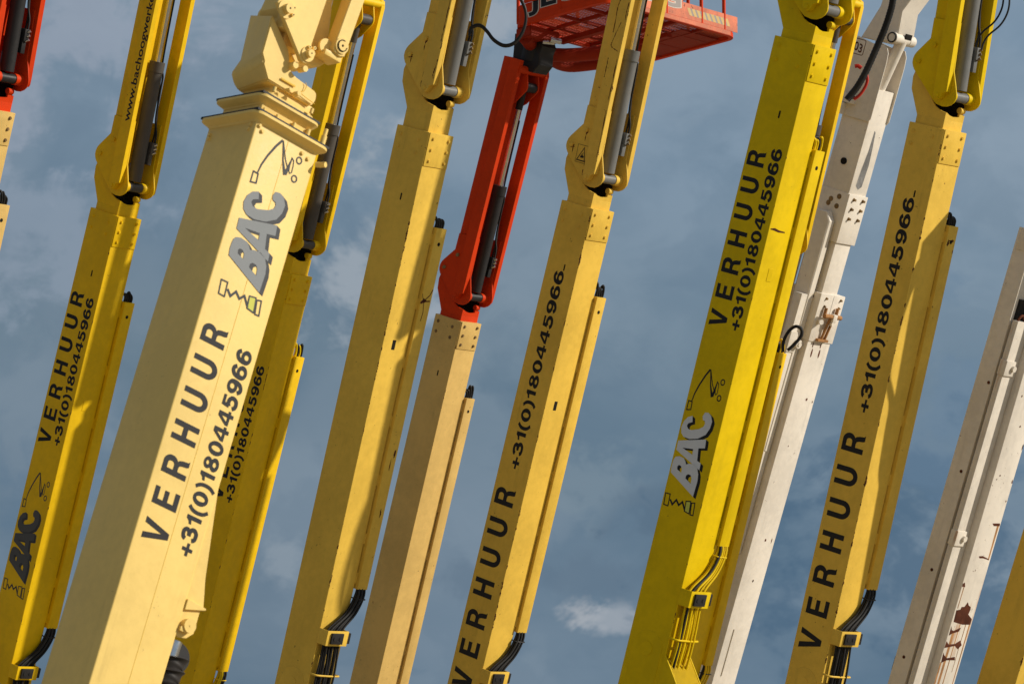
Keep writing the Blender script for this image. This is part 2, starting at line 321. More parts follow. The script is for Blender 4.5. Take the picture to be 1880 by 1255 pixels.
def lettering(fr, body, t0, t1, base, cap, parent, face='side', mat='ink', spacing=1.0, weight=0.022, z=0.0009, tilt=0.0, name='lettering'):
    """Writing that reads up the boom. base: where its foot lies, cap: height of a capital."""
    if body[0] in 'V+':
        wd, P = heavy(body, spacing); bm = bmesh.new()
        for i, piece in enumerate(P):
            zz = z + 0.00012 * (i % 3)
            def put(x, y):
                t = t0 + x / wd * (t1 - t0); h = y * cap; bb = base + tilt * x / wd
                return fr.p(bb - h, -zz, t) if face == 'side' else fr.p(zz, bb - h, t)
            lay(bm, fill2d(piece), put)
        return finish(name, bm, mat, parent)
    V, F = text2d(body, spacing, weight); V0, _ = text2d('H', 1, weight)
    x0 = min(v.x for v in V); x1 = max(v.x for v in V); y0 = min(v.y for v in V0); y1 = max(v.y for v in V0)
    bm = bmesh.new()
    def fn(x, y):
        t = t0 + (x - x0) / (x1 - x0) * (t1 - t0); h = (y - y0) / (y1 - y0) * cap
        bb = base + tilt * (x - x0) / (x1 - x0)
        return fr.p(bb - h, -z, t) if face == 'side' else fr.p(z, bb - h, t)
    lay(bm, (V, F), fn); return finish(name, bm, mat, parent)
LOGO = {
'C': [(-3.206,-0.3),(-3.227,-0.342),(-3.268,-0.371),(-3.321,-0.383),(-3.368,-0.371),(-3.394,-0.34),(-3.398,-0.278),(-3.375,-0.197),(-3.326,-0.129),(-3.266,-0.101),(-3.205,-0.096),(-3.161,-0.119),(-3.143,-0.152),(-3.15,-0.186),(-3.185,-0.2),(-3.213,-0.19),(-3.217,-0.168),(-3.238,-0.160),(-3.266,-0.168),(-3.295,-0.205),(-3.323,-0.279),(-3.32,-0.314),(-3.298,-0.332),(-3.275,-0.324),(-3.255,-0.286)],
'A': [(-3.438,-0.382),(-3.36,-0.111),(-3.433,-0.103),(-3.449,-0.166),(-3.551,-0.149),(-3.563,-0.109),(-3.621,-0.105),(-3.515,-0.379)], 'Ah': [(-3.484,-0.324),(-3.468,-0.215),(-3.516,-0.21)],
'B': [(-3.708,-0.38),(-3.66,-0.386),(-3.623,-0.384),(-3.59,-0.379),(-3.571,-0.366),(-3.559,-0.332),(-3.564,-0.287),(-3.585,-0.262),(-3.608,-0.248),(-3.594,-0.222),(-3.588,-0.172),(-3.610,-0.131),(-3.656,-0.107),(-3.71,-0.098),(-3.847,-0.105)],
'Bh1': [(-3.669,-0.324),(-3.645,-0.329),(-3.630,-0.318),(-3.632,-0.296),(-3.651,-0.28),(-3.687,-0.276)], 'Bh2': [(-3.72,-0.222),(-3.695,-0.222),(-3.679,-0.205),(-3.682,-0.178),(-3.705,-0.162),(-3.75,-0.158)],
'boom': [(-2.795,-0.236),(-2.853,-0.269),(-2.946,-0.309),(-3.025,-0.334),(-3.1,-0.346)], 'tri1': [(-2.794,-0.232),(-2.924,-0.196),(-3.011,-0.158)], 'tri2': [(-3.005,-0.156),(-2.95,-0.147),(-2.876,-0.137)], 'tri3': [(-2.797,-0.231),(-2.909,-0.181),(-2.957,-0.15)],
'leaf': [(-2.875,-0.14),(-2.889,-0.122),(-2.926,-0.116),(-2.973,-0.115),(-2.984,-0.126),(-2.97,-0.136),(-2.927,-0.141)], 'c1': (-2.868,-0.086,0.028,0.023), 'c2': (-3.003,-0.085,0.028,0.023),
'bask': [(-3.093,-0.375),(-3.095,-0.338),(-3.161,-0.334),(-3.171,-0.375)], 'r1': [(-3.885,-0.382),(-3.883,-0.334),(-3.983,-0.329),(-3.981,-0.374)],
'zig': [(-3.925,-0.322),(-3.961,-0.29),(-3.914,-0.26),(-3.949,-0.225),(-3.914,-0.196),(-3.961,-0.164),(-3.975,-0.155)], 'r2': [(-3.899,-0.162),(-3.89,-0.114),(-3.992,-0.104),(-3.983,-0.156)], 'r3': [(-3.9,-0.104),(-3.892,-0.072),(-3.995,-0.061),(-3.997,-0.091)]}
def emblem(fr, parent, aff, face='side', light='silver', dark='ink', lime=False):
    """Three slanted letters with a drop shadow, a little crane drawn above them and a scissor lift below."""
    def tf(q): return (q[0] * aff[0][0] + q[1] * aff[1][0] + aff[2][0], q[0] * aff[0][1] + q[1] * aff[1][1] + aff[2][1])
    def put(z): return lambda x, y: fr.p(y, -z, x) if face == 'side' else fr.p(z, y, x)
    g = {k: [tf(q) for q in v] for k, v in LOGO.items() if isinstance(v, list)}
    bm = bmesh.new()
    sets = ([g['C']], [g['A'], g['Ah']], [g['B'], g['Bh1'], g['Bh2']])
    for k in range(1, 8):                                # the drop shadow, swept down to the right
        for L in sets:
            s = k / 7; dv = (-0.012 * s * aff[0][0], 0.030 * s * aff[1][1])
            lay(bm, fill2d([[(x + dv[0], y + dv[1]) for x, y in q] for q in L]), put(0.0006 + 0.0001 * (8 - k)))
    w = 0.0095
    for k, ww in (('boom', [.016, .016, .014, .012, .009]), ('tri1', [.009, .012, .024]), ('tri2', [.026, .018, .007]), ('tri3', .008), ('zig', .016)):
        lay(bm, fill2d(stroke(g[k], ww)), put(0.0008 if k != 'tri2' else 0.0010))
    for k in ('bask', 'r1', 'r2', 'r3', 'leaf'): lay(bm, fill2d(stroke(g[k], w if k != 'leaf' else .0065, True)), put(0.0012))
    for k in ('c1', 'c2'):
        q = LOGO[k]; lay(bm, fill2d([[tf(p) for p in circle(q[0], q[1], q[2], q[3])], [tf(p) for p in circle(q[0], q[1], q[2] - .0105, q[3] - .009)]]), put(0.0008))
    e = finish('emblem', bm, dark, parent)
    bm = bmesh.new()
    for L in sets: lay(bm, fill2d(L), put(0.0018))
    finish('emblem_face', bm, light, parent)
    if lime:
        bm = bmesh.new(); lay(bm, fill2d([g['r2']]), put(0.0007)); finish('emblem_fill', bm, 'lime', parent)
def patch(fr, parent, loops, face, mat, name, z=0.0008):
    for L in loops:
        bm = bmesh.new(); lay(bm, fill2d([L]), (lambda x, y: fr.p(x, -z, y)) if face == 'side' else (lambda x, y: fr.p(z, x, y))); o = finish(name, bm, mat, parent)
    return o
def blob(x, y, rx, ry, seed, n=16, rough=0.35):
    R = random.Random(seed); return [(x + rx * cos(2 * pi * k / n) * (1 - rough + rough * 1.6 * R.random()), y + ry * sin(2 * pi * k / n) * (1 - rough + rough * 1.6 * R.random())) for k in range(n)]
def bolt_on(fr, parent, pos, axis, r=0.012, h=0.014, mat='bolt', seg=8):
    """One hexagon-headed bolt on the lower face (axis u) or the near side face (axis d)."""
    bm = bmesh.new(); u, d, t = pos
    if axis == 'u':
        fr.rod(bm, (u, d, t), (u + 0.004, d, t), r * 1.5, 12); fr.rod(bm, (u + 0.004, d, t), (u + h, d, t), r, seg)
    else:
        fr.rod(bm, (u, d, t), (u, d - 0.003, t), r * 1.5, 12); fr.rod(bm, (u, d - 0.003, t), (u, d - h, t), r, seg)
    finish('bolt', bm, mat, parent)
def boom_axes(ct, cb, D, beta):
    b = radians(beta); h = Vector((cos(b), -sin(b), 0)); n = ray(*ct).cross(ray(*cb))
    E = atan2(-(h @ n), n.z)
    if E < 0: E += pi
    a = h * cos(E) + Vector((0, 0, sin(E))); ns = Vector((-sin(b), -cos(b), 0)); nu = a.cross(ns) * -1
    if nu.x < 0: nu = -nu
    return EYE + ray(*ct) * D, nu, -ns, a
# ------------------------------------------------------------------ the ground
bm = bmesh.new()
for x, y in ((-4000, -4000), (4000, -4000), (4000, 4000), (-4000, 4000)): bm.verts.new((x, y, 0))
bm.faces.new(bm.verts[:]); g = finish('ground', bm, 'ground'); g['kind'] = 'structure'; g['label'] = 'bare gravel yard under the boom lifts'
# ------------------------------------------------------------------ the common type of boom lift
H, WD = 0.40, 0.335
RND = random.Random(7)
def boom_lift(label, axes, c, size=1.0, ext=0.0, tilt=-0.027, cyl='grey', rodm='chrome', jib=True, jibc=None, jib_e=None, flyc=None, hose=('black',), under=True, tray=True, clamp=True, barsonly=False, warn=False, hatch=None, emboss=False, side=True, jibtop=3.3, slot=True, bolts=None, text=(), logo=None, plate_rust=False):
    fr = Frame(*axes, 'boom_lift', label, size)
    bolts = bolts or ('worn' if c == 'tan' else 'bolt' if c == 'cream' else c); edge = c + '_e' if c + '_e' in M else c; jc = jibc or c; fc = flyc or c; root = fr.root
    bm = bmesh.new(); fr.box(bm, -H, 0, 0, WD, fr.tb, 0, 0.007, 3); main = finish('main_boom', bm, edge, root)
    if under:
        bm = bmesh.new(); fr.box(bm, 0.0005, 0.008, 0.010, WD - 0.008, -0.306, -0.001, 0.0025); finish('wear_plate', bm, c, main)
        for i in range(3):
            for d in (0.062, 0.272): bolt_on(fr, main, (0.008, d, -0.052 - 0.102 * i), 'u', mat=bolts)
    if side:
        for (u, t) in ((-0.335, -0.07), (-0.115, -0.085), (-0.335, -0.185), (-0.115, -0.205)): bolt_on(fr, main, (u, 0, t), 'd', 0.013, 0.007, mat=bolts)
        if slot:
            patch(fr, main, [rrect(-0.177, -0.160, -0.655, -0.590, 0.008)], 'side', 'dark', 'slot')
        if emboss:
            bm = bmesh.new(); fr.prism(bm, rrect(-0.345, -0.045, -6.0, -5.02, 0.14, 8), -0.004, 0.002, 'ut', 0.002); d_ = finish('doubler_plate', bm, c, main)
            bm = bmesh.new(); fr.rod(bm, (-0.2, -0.004, -5.17), (-0.2, -0.008, -5.17), 0.06, 32); finish('boss', bm, c, main)
    if under and hatch == 'open': patch(fr, main, [rrect(0.125, 0.170, -1.995, -1.905, 0.004)], 'under', 'dark', 'slot')
    elif under and hatch: 
        bm = bmesh.new(); fr.box(bm, 0.0003, 0.003, 0.135, 0.2, -1.98, -1.87, 0.0012, 1); finish('cover_plate', bm, c, main)
    # cable tray on the lower face, with the hoses coming out of both ends
    if tray:
        bm = bmesh.new(); fr.box(bm, -0.045, 0.034, 0.345, 0.482, -4.22, -0.84, 0.005); tr = finish('cable_tray', bm, c, root)
        for t in (-0.95, -1.55, -2.1, -2.65, -3.2, -3.75, -4.12):
            bm = bmesh.new(); fr.box(bm, -0.04, 0.004, 0.330, 0.346, t - 0.05, t + 0.05, 0.001, 1); finish('tray_bracket', bm, c, tr)
        bm = bmesh.new(); fr.rod(bm, (0.033, 0.415, -0.985), (0.0352, 0.415, -0.985), 0.018, 20); finish('hole', bm, 'dark', tr)
        for j in range(4):
            d0 = 0.365 + 0.030 * j; bm = bmesh.new(); hh = 0.07 + 0.07 * RND.random()
            fr.hose(bm, [(-0.01, d0, -0.9), (-0.005, d0 + 0.005, -0.80), (-0.02 + 0.02 * RND.random(), d0 - 0.02, -0.84 + hh), (-0.06, d0 - 0.03 + 0.04 * (j > 1), -0.79), (-0.09, d0 + 0.03, -0.93)], 0.0125)
            finish('hose', bm, hose[j % len(hose)], tr)
    if clamp:
        tl = -4.66
        bm = bmesh.new()
        fr.box(bm, 0.001, 0.118, -0.012, -0.004, tl - 0.075, tl + 0.065, 0.002); fr.box(bm, 0.110, 0.118, -0.004, 0.268, tl - 0.075, tl + 0.065, 0.002); fr.box(bm, 0.03, 0.118, 0.262, 0.27, tl - 0.073, tl + 0.063, 0.002)
        cl = finish('hose_clamp', bm, c, root)
        bm = bmesh.new(); fr.box(bm, 0.118, 0.138, 0.035, 0.190, tl - 0.055, tl + 0.045, 0.003); fr.box(bm, 0.055, 0.105, 0.272, 0.318, tl - 0.055, tl + 0.045, 0.003)
        for d in (0.075, 0.150): fr.rod(bm, (0.138, d, tl - 0.005), (0.143, d, tl - 0.005), 0.018, 16)
        finish('clamp_block', bm, 'blackm', cl)
        nh = 15 if hose[0] == 'yellow' else 11
        for j in range(nh):
            k = j / (nh - 1); u1 = 0.045 + 0.02 * RND.random(); lay2 = 0.020 * ((j * 5 + 1) % 4 % 3)
            x = 0.03 + 0.20 * k
            bm = bmesh.new()
            fr.hose(bm, [(-0.005, 0.36 + 0.105 * k, -4.15), (0.0 + lay2, 0.36 + 0.10 * k, -4.27), (0.02 + lay2, 0.26 + 0.12 * k, -4.44), (0.035 + lay2, 0.05 + 0.185 * k, tl + 0.06), (0.038 + lay2, x, tl - 0.07),
                         (0.035 + lay2 + 0.02 * RND.random(), x - 0.012 + 0.03 * RND.random(), tl - 0.4), (0.03 + lay2, x + 0.01 - 0.03 * RND.random(), tl - 0.8), (0.02, x, tl - 1.3)], (0.0135 if j % 3 else 0.010) * (0.8 if nh == 15 else 0.95))
            finish('hose', bm, hose[(j * 2) % 5 % len(hose)] if nh == 15 else hose[j % len(hose)], cl)
        bm = bmesh.new(); fr.hose(bm, [(0.0, -0.005, tl - 0.36), (0.075, 0.0, tl - 0.362), (0.09, 0.12, tl - 0.365), (0.075, 0.30, tl - 0.37), (0.03, 0.31, tl - 0.37)], 0.009); finish('tie_bar', bm, c, cl)
        bm = bmesh.new(); fr.hose(bm, [(-0.01, 0.33, -4.30), (0.045, 0.34, -4.305), (0.05, 0.46, -4.31), (0.0, 0.475, -4.31)], 0.006); finish('cable_tie', bm, 'blackm' if hose[0] == 'black' else c, cl)
    # inner boom nose and its cheeks
    fr.sh = (0, 0, ext)
    if jib:
        bm = bmesh.new(); fr.box(bm, -0.36, -0.045, 0.03, 0.31, -0.5 - ext, 0.085, 0.004)
        fr.prism(bm, [(0.031, 0.08), (0.309, 0.08), (0.309, 0.150), (0.27, 0.138), (0.22, 0.124), (0.15, 0.118), (0.09, 0.128), (0.045, 0.147), (0.031, 0.147)], -0.060, -0.0455, 'dt', 0)
        fly = finish('fly_boom', bm, fc, root)
        prof = [(-0.36, 0.075), (-0.482, 0.289), (-0.496, 0.40), (-0.478, 0.47), (-0.43, 0.55), (-0.36, 0.56), (-0.285, 0.42), (-0.262, 0.30), (-0.235, 0.235), (-0.18, 0.185), (-0.12, 0.160), (-0.054, 0.147), (-0.049, 0.075)]
        for d0 in (0.0295, 0.295):
            bm = bmesh.new(); fr.prism(bm, prof, d0, d0 + 0.0155, 'ut', 0.002); finish('cheek_plate', bm, fc, fly)
        bm = bmesh.new(); fr.prism(bm, [(-0.362, 0.086), (-0.478, 0.29), (-0.488, 0.40), (-0.44, 0.40), (-0.43, 0.30), (-0.33, 0.086)], 0.046, 0.2945, 'ut', 0); finish('back_plate', bm, fc, fly)
        bm = bmesh.new(); fr.prism(bm, [(-0.33, 0.09), (-0.41, 0.30), (-0.25, 0.36), (-0.12, 0.30), (-0.065, 0.25), (-0.052, 0.19), (-0.050, 0.09)], 0.285, 0.2945, 'ut', 0); fr.prism(bm, [(-0.34, 0.087), (-0.34, 0.17), (-0.25, 0.17), (-0.18, 0.135), (-0.10, 0.118), (-0.064, 0.112), (-0.064, 0.087)], 0.046, 0.284, 'ut', 0); finish('knuckle_shade', bm, 'dark', fly)  # black panels paint in the deep shade of the knuckle opening
        bm = bmesh.new(); fr.rod(bm, (-0.052, 0.225, 0.185), (-0.052, 0.284, 0.185), 0.028); fr.box(bm, -0.068, -0.046, 0.235, 0.284, 0.12, 0.17, 0.003); finish('pivot_boss', bm, fc, fly)
    # the jib: side plates, tube, two link bars, lift cylinder
    if jib:
        fr.sh = (tilt, 0.33, ext)
        L = jibtop
        bm = bmesh.new(); fr.box(bm, -0.328, -0.178, 0.0, 0.340, 0.52, L, 0.006); jb = finish('jib', bm, jib_e or jc, root)
        plate = [(-0.475, 0.49), (-0.486, 0.52), (-0.486, 0.555), (-0.475, 0.59), (-0.455, 0.62), (-0.325, 0.765), (-0.322, 0.95), (-0.02, 0.95), (-0.01, 0.52), (0.03, 0.41), (0.058, 0.325), (0.060, 0.285), (0.045, 0.25), (0.015, 0.222), (-0.03, 0.200), (-0.08, 0.194), (-0.15, 0.205), (-0.205, 0.243), (-0.455, 0.462)]
        for d0 in (-0.020, 0.344):
            bm = bmesh.new(); fr.prism(bm, plate, d0, d0 + 0.016, 'ut', 0.0025); pp = finish('side_plate', bm, jc, jb)
            if d0 < 0:
                for (u, t) in ((-0.41, 0.543), (-0.262, 0.715)):
                    bm = bmesh.new(); fr.rod(bm, (u, -0.02, t), (u, -0.034, t), 0.020, 16); fr.rod(bm, (u - 0.02, -0.03, t - 0.012), (u + 0.022, -0.03, t + 0.014), 0.007, 8); finish('pin', bm, 'bolt' if jc == 'orange' else jc, jb)
                if plate_rust:
                    patch(fr, jb, [[(x, y) for x, y in blob(u, t, rx, ry, sd, 12, .5)] for (u, t, rx, ry, sd) in ((-0.405, 0.535, .03, .022, 1), (-0.39, 0.5, .008, .03, 8), (-0.255, 0.70, .012, .04, 2), (-0.262, 0.64, .006, .03, 9), (-0.20, 0.32, .012, .035, 3), (-0.205, 0.40, .005, .03, 4))], 'side', 'rust', 'rust_stain', 0.0208)
        near = [(-0.155, L), (-0.155, 0.30), (-0.145, 0.27), (-0.122, 0.250), (-0.095, 0.25), (-0.072, 0.268), (-0.055, 0.31), (-0.011, 0.331), (-0.011, L)]
        if not (barsonly):
            bm = bmesh.new(); fr.prism(bm, near if L > 3 else near, -0.080, -0.0205, 'ut', 0.003); nb = finish('link_bar', bm, jib_e or jc, root)
            if jib_e:
                nb.data.materials.clear(); nb.data.materials.append(paint('chipped bar paint', TAN, chips=1.0, dirt=0.4, edge=(-0.011 + 0.2, -0.08 - 0.1675, 1.5, tilt, 0.33 + ext - fr.tb)))
            bm = bmesh.new(); fr.rod(bm, (-0.108, -0.08, 0.285), (-0.108, -0.090, 0.285), 0.020, 18); finish('pin', bm, jc, nb)
        Lb = 2.9
        far = [(-0.128, Lb), (-0.128, 0.33), (-0.035, 0.33), (-0.040, 0.275), (-0.022, 0.254), (0.0, 0.255), (0.014, 0.272), (0.020, 0.331), (0.020, Lb)]
        if barsonly or L < 3: far = far[:-1] + [(0.020, 2.84), (0.0, 2.90), (-0.05, 2.925)]; far[0] = (-0.128, 2.86)
        bm = bmesh.new(); fr.prism(bm, far, 0.3605, 0.42, 'ut', 0.003); fb = finish('link_bar', bm, jib_e or jc, root)
        bm = bmesh.new(); fr.rod(bm, (-0.012, 0.36, 0.285), (-0.012, 0.428, 0.285), 0.018, 16); finish('pin', bm, 'bolt', fb)
        # cylinder
        bm = bmesh.new(); fr.rod(bm, (-0.062, 0.17, 0.36), (-0.073, 0.17, 1.50), 0.070, 40); fr.rod(bm, (-0.0725, 0.17, 1.455), (-0.0735, 0.17, 1.56), 0.078, 40); fr.rod(bm, (-0.045, 0.075, 0.300), (-0.045, 0.255, 0.300), 0.046, 32)
        cy = finish('lift_cylinder', bm, cyl, root)
        bm = bmesh.new(); fr.rod(bm, (-0.073, 0.17, 1.52), (-0.082, 0.17, 2.46), 0.027, 24); finish('piston_rod', bm, rodm, cy)
        bm = bmesh.new(); fr.rod(bm, (-0.082, 0.17, 2.42), (-0.084, 0.17, 2.64), 0.04, 24); fr.rod(bm, (-0.02, 0.09, 2.68), (-0.02, 0.26, 2.68), 0.055, 24); finish('rod_eye', bm, cyl if cyl != 'grey' else 'brown', cy)
        for da, db in ((0.256, 0.344), (-0.004, 0.074)):
            bm = bmesh.new(); fr.rod(bm, (-0.045, da, 0.300), (-0.045, db, 0.300), 0.052, 28); finish('boss', bm, jc, jb)
        bm = bmesh.new(); fr.box(bm, -0.075, 0.0, 0.245, 0.292, 0.545, 0.66, 0.003); fr.box(bm, -0.07, 0.015, 0.245, 0.300, 0.66, 0.77, 0.003); vb = finish('valve_block', bm, cyl, cy)
        bm = bmesh.new()
        for t in (0.70, 0.74, 0.66): fr.rod(bm, (0.0, 0.28, t), (0.03, 0.292, t + 0.02), 0.013, 8)
        finish('fitting', bm, 'chrome' if cyl != 'grey' else 'bolt', vb)
        bm = bmesh.new(); fr.hose(bm, [(0.0, 0.285, 0.76), (-0.01, 0.29, 0.86), (-0.04, 0.272, 1.0), (-0.045, 0.262, 1.25), (-0.05, 0.262, 1.42), (-0.07, 0.25, 1.48)], 0.010); finish('hose', bm, 'black', cy)
        bm = bmesh.new(); fr.hose(bm, [(-0.03, 0.28, 0.76), (-0.035, 0.285, 0.95), (-0.1, 0.27, 1.5), (-0.12, 0.27, 2.3)], 0.009); finish('hose', bm, 'black', cy)
        lugp = [(-0.185, 2.95), (-0.185, 2.42), (-0.075, 2.50), (0.035, 2.64), (0.045, 2.68), (0.035, 2.72), (-0.03, 2.90)]
        for d0 in (0.075, 0.262):
            bm = bmesh.new(); fr.prism(bm, lugp, d0, d0 + 0.016, 'ut', 0.002); finish('lug', bm, jc, jb)
        bm = bmesh.new(); fr.rod(bm, (-0.03, -0.07, 2.86), (-0.03, 0.41, 2.86), 0.045, 24); finish('cross_tube', bm, jc, jb)
    fr.sh = None
    for (body, t0, t1, base, cap, sp, wt, tl) in text: lettering(fr, body, t0, t1, base, cap, main, spacing=sp, weight=wt, tilt=tl)
    if logo: emblem(fr, main, *logo)
    return fr, main
PHONE = '+31(0)180445966'
V1 = ('VERHUUR', -2.44, -0.95, -0.190, 0.175, .62, 0.03, -0.012); P1 = (PHONE, -2.43, -0.90, -0.055, 0.103, .10, 0.026, 0.006)
V2 = ('VERHUUR', -4.86, -2.84, -0.095, 0.250, .66, 0.03, -0.012); P2 = (PHONE, -2.64, -0.665, -0.150, 0.120, .10, 0.026, 0.0)
IDN = ((1, 0), (0, 1), (0, 0))

# left row, seen from left to right
f0, _ = boom_lift('cream boom with an orange red jib cut off by the left edge', boom_axes((-21, 200), (-153, 800), 36, 39.5), 'cream', jibc='orange', flyc='orange', cyl='blackm', tilt=-0.06, side=False, clamp=False, slot=False)
f1, m1 = boom_lift('golden yellow boom left of the big cream boom, with a web address up its jib', boom_axes((216, 397), (115.5, 820), 39.25 * .9725, 39.5), 'gold', size=.9725, tilt=-0.045, cyl='brown', hatch='shut',
    text=(V1[:1] + (-2.40, -0.84) + V1[3:], P1[:1] + (-2.37, -0.86) + P1[3:]), logo=(((1.045, 0), (-0.0332, 1.005), (0.225, 0.0096)), 'side', 'silver_d', 'charcoal'))
f3, m3 = boom_lift('yellow boom half hidden behind the big cream boom', boom_axes((535, 503), (457.7, 820), 40.75 * .9802, 37), 'gold', size=.9802, tilt=0.0, ext=0.02, cyl='brown', hose=('yellow', 'black'), text=(V1[:1] + (-2.46, -0.95) + V1[3:], P1[:1] + (-2.45, -1.0) + P1[3:]), jibtop=2.95)
f4, m4 = boom_lift('sand coloured unlettered boom with a looped black hose at its jib', boom_axes((788.4, 243), (661, 820), 35.75 * .9922, 39.75), 'tan', size=.9922, tilt=0.0, ext=0.095, hatch='open', emboss=True, plate_rust=True, jib_e='worn')
f5, m5 = boom_lift('cream boom with the orange jib that carries the orange work platform', boom_axes((847.4, 590.2), (793.7, 820), 43.75 * 1.0149, 40.25), 'cream', size=1.0149, tilt=0.02, ext=-0.02, jibc='orange', flyc='orange', cyl='blackm', jibtop=2.96, clamp=False)
f6, m6 = boom_lift('sand yellow boom in the middle, a warning triangle on its jib, lettering cut off below', boom_axes((1087, 383), (983, 820), 38.25 * 1.0063, 41), 'tan', size=1.0063, tilt=-0.03, hatch='open', text=(V2, P2), plate_rust=True, jib_e='worn')
f7, m7 = boom_lift('bright lemon yellow boom with grey emblem and painted-over hoses', boom_axes((1494.4, 81.3), (1314.5, 820), 32.5, 37.5), 'yellow', tilt=-0.03, hatch='shut', emboss=True, hose=('yellow', 'yellow', 'black'), text=(V1, P1), logo=(IDN, 'side', 'silver_l', 'ink', True))
f8, m8 = boom_lift('yellow boom mostly hidden behind the bright lemon one, beside the white boom', boom_axes((1426, 497), (1330.6, 897), 41.2 * .97, 38.5), 'gold', size=.97, tilt=-0.005, cyl='brown', hose=('black', 'gold'), jibtop=2.96, slot=False, side=False)
f9, m9 = boom_lift('sand yellow boom with a lemon jib and complete VERHUUR, right of the white boom', boom_axes((1734, 237.4), (1604, 820), 35.5 * 1.0101, 42.25), 'tan', size=1.0101, tilt=-0.075, jibc='yellow', text=(V2, P2), emboss=True)
f11, m11 = boom_lift('sand yellow boom showing only a corner at the lower right edge', boom_axes((2173, 240), (1943, 995), 36, 40), 'tan', size=1.0, jib=False, tray=True, clamp=False, under=False, side=False)
# ------------------------------------------------------------------ details that single booms have
fr = f1; fr.sh = (-0.045, 0.33, 0)
jb1 = [o for o in fr.root.children if o.name.startswith('link_bar')][0]
lettering(fr, 'www.bachoogwerkers.nl', 0.93, 2.44, -0.042, 0.080, jb1, z=0.0809, weight=0.016, tilt=0.0); fr.sh = None
fr = f6; fr.sh = (-0.03, 0.33, 0)                       # warning triangle on the jib's side plate
jb6 = [o for o in fr.root.children if o.name.startswith('jib')][0]
bm = bmesh.new(); tri = [(-0.315, 0.415), (-0.215, 0.415), (-0.245, 0.545)]
for L in (stroke(tri, 0.010, True), stroke([(-0.275, 0.445), (-0.25, 0.49), (-0.26, 0.47), (-0.235, 0.45)], 0.014), stroke([(-0.33, 0.395), (-0.2, 0.395), (-0.2, 0.565), (-0.33, 0.565)], 0.004, True)):
    lay(bm, fill2d(L), lambda x, y: fr.p(x, -0.0212, y))
finish('warning_sign', bm, 'ink', jb6); fr.sh = None
def scratches(fr, lines, par, z=0.0812):
    for L in lines:
        w = [(.004 + .010 * RND.random()) for _ in L]; bm = bmesh.new()
        P = [(v.x + .004 * (RND.random() - .5), v.y) for v in spline([Vector((u, t, 0)) for u, t in L], 6)]
        lay(bm, fill2d(stroke(P, [.003 + .011 * RND.random() ** 2 for _ in P])), lambda x, y: fr.p(x, -z, y)); finish('rust_scar', bm, 'rust', par)
nb6 = [o for o in f6.root.children if o.name.startswith('link_bar')][0]; nb4 = [o for o in f4.root.children if o.name.startswith('link_bar')][0]
f4.sh = None; f6.sh = None
scratches(f6, [[(-.19, 2.004), (-.2, 1.92), (-.193, 1.821), (-.187, 1.686)], [(-.116, 1.8), (-.144, 1.703), (-.165, 1.617), (-.172, 1.561), (-.141, 1.54), (-.072, 1.522)], [(-.173, 1.442), (-.167, 1.352), (-.165, 1.252)], [(-.074, 1.999), (-.081, 1.925), (-.074, 1.826)], [(-.045, 0.95), (-.030, 0.668), (-.026, 0.493)], [(-.06, 1.45), (-.052, 1.25), (-.050, 1.05)]], nb6)
scratches(f4, [[(-.026, 1.30), (-.027, 1.103), (-.027, .951), (-.028, .857), (-.025, .807)], [(-.019, .655), (-.028, .568), (-.036, .516), (-.023, .477)], [(-.05, 1.75), (-.035, 1.6), (-.030, 1.45)]], nb4)
fr = f4                                                  # black hoses looping out of the jib to the right
cy4 = [o for o in fr.root.children if o.name.startswith('lift_cylinder')][0]
def px_at(fr, x, y, depth):
    w = EYE + ray(x, y) * depth; q = (w - fr.T) / fr.k; return (q.dot(fr.nu), q.dot(fr.md), q.dot(fr.a))
for o_ in (0, 4):
    bm = bmesh.new(); D = 35.55 * .9922
    fr.hose(bm, [px_at(fr, x, y - o_ * .5, D - 0.02 * o_) for x, y in ((862, 66), (864, 54), (875, 48), (885, 50), (895, 60), (907, 75), (925, 85), (943, 81), (957, 65), (965, 42), (964, 18), (952, -6), (935, -25))], 0.013, 10, 6)
    finish('hose', bm, 'black', cy4)
fr = f9
cy9 = [o for o in fr.root.children if o.name.startswith('lift_cylinder')][0]
for o_ in (0, 1):
    bm = bmesh.new()
    fr.hose(bm, [px_at(fr, x - 11 * o_, y - 6 * o_, 35.1 * 1.0101) for x, y in ((1802, 92), (1806, 78), (1816, 64), (1835, 48), (1847, 30), (1853, 8), (1853, -30))], 0.0085, 10, 6); finish('hose', bm, 'black', cy9)
fr = f8                                                  # one hose arching high out of the tray beside the white boom
tr8 = [o for o in fr.root.children if o.name.startswith('cable_tray')][0]
bm = bmesh.new(); fr.hose(bm, [px_at(fr, x, y, 41.2 * .97 - .25) for x, y in ((1437, 646), (1439, 625), (1449, 607), (1461, 599), (1471, 604), (1471, 616), (1460, 630), (1446, 643))], .017); finish('hose', bm, 'black', tr8)
fr = f11                                                 # unseen hoses, added beyond the right edge to dapple the neighbouring boom's shadow
tr11 = [o for o in fr.root.children if o.name.startswith('main_boom')][0]
for (a, b_, r, w_) in ((-.12, -.06, .022, .10), (-.30, -.10, .018, -.08), (-.2, -.16, .026, .12)):
    bm = bmesh.new(); fr.hose(bm, [(a, 0.0, -.25), (a, b_ - .05, -.45), (a + w_ * .5, b_ - .12, -.9), (a + w_, b_ - .10, -1.35), (a + w_ * .2, b_ - .05, -1.8), (a - w_ * .3, b_ - .10, -2.2), (a, b_ - .03, -2.6), (a, 0.0, -2.75)], r); finish('hose', bm, 'black', tr11)
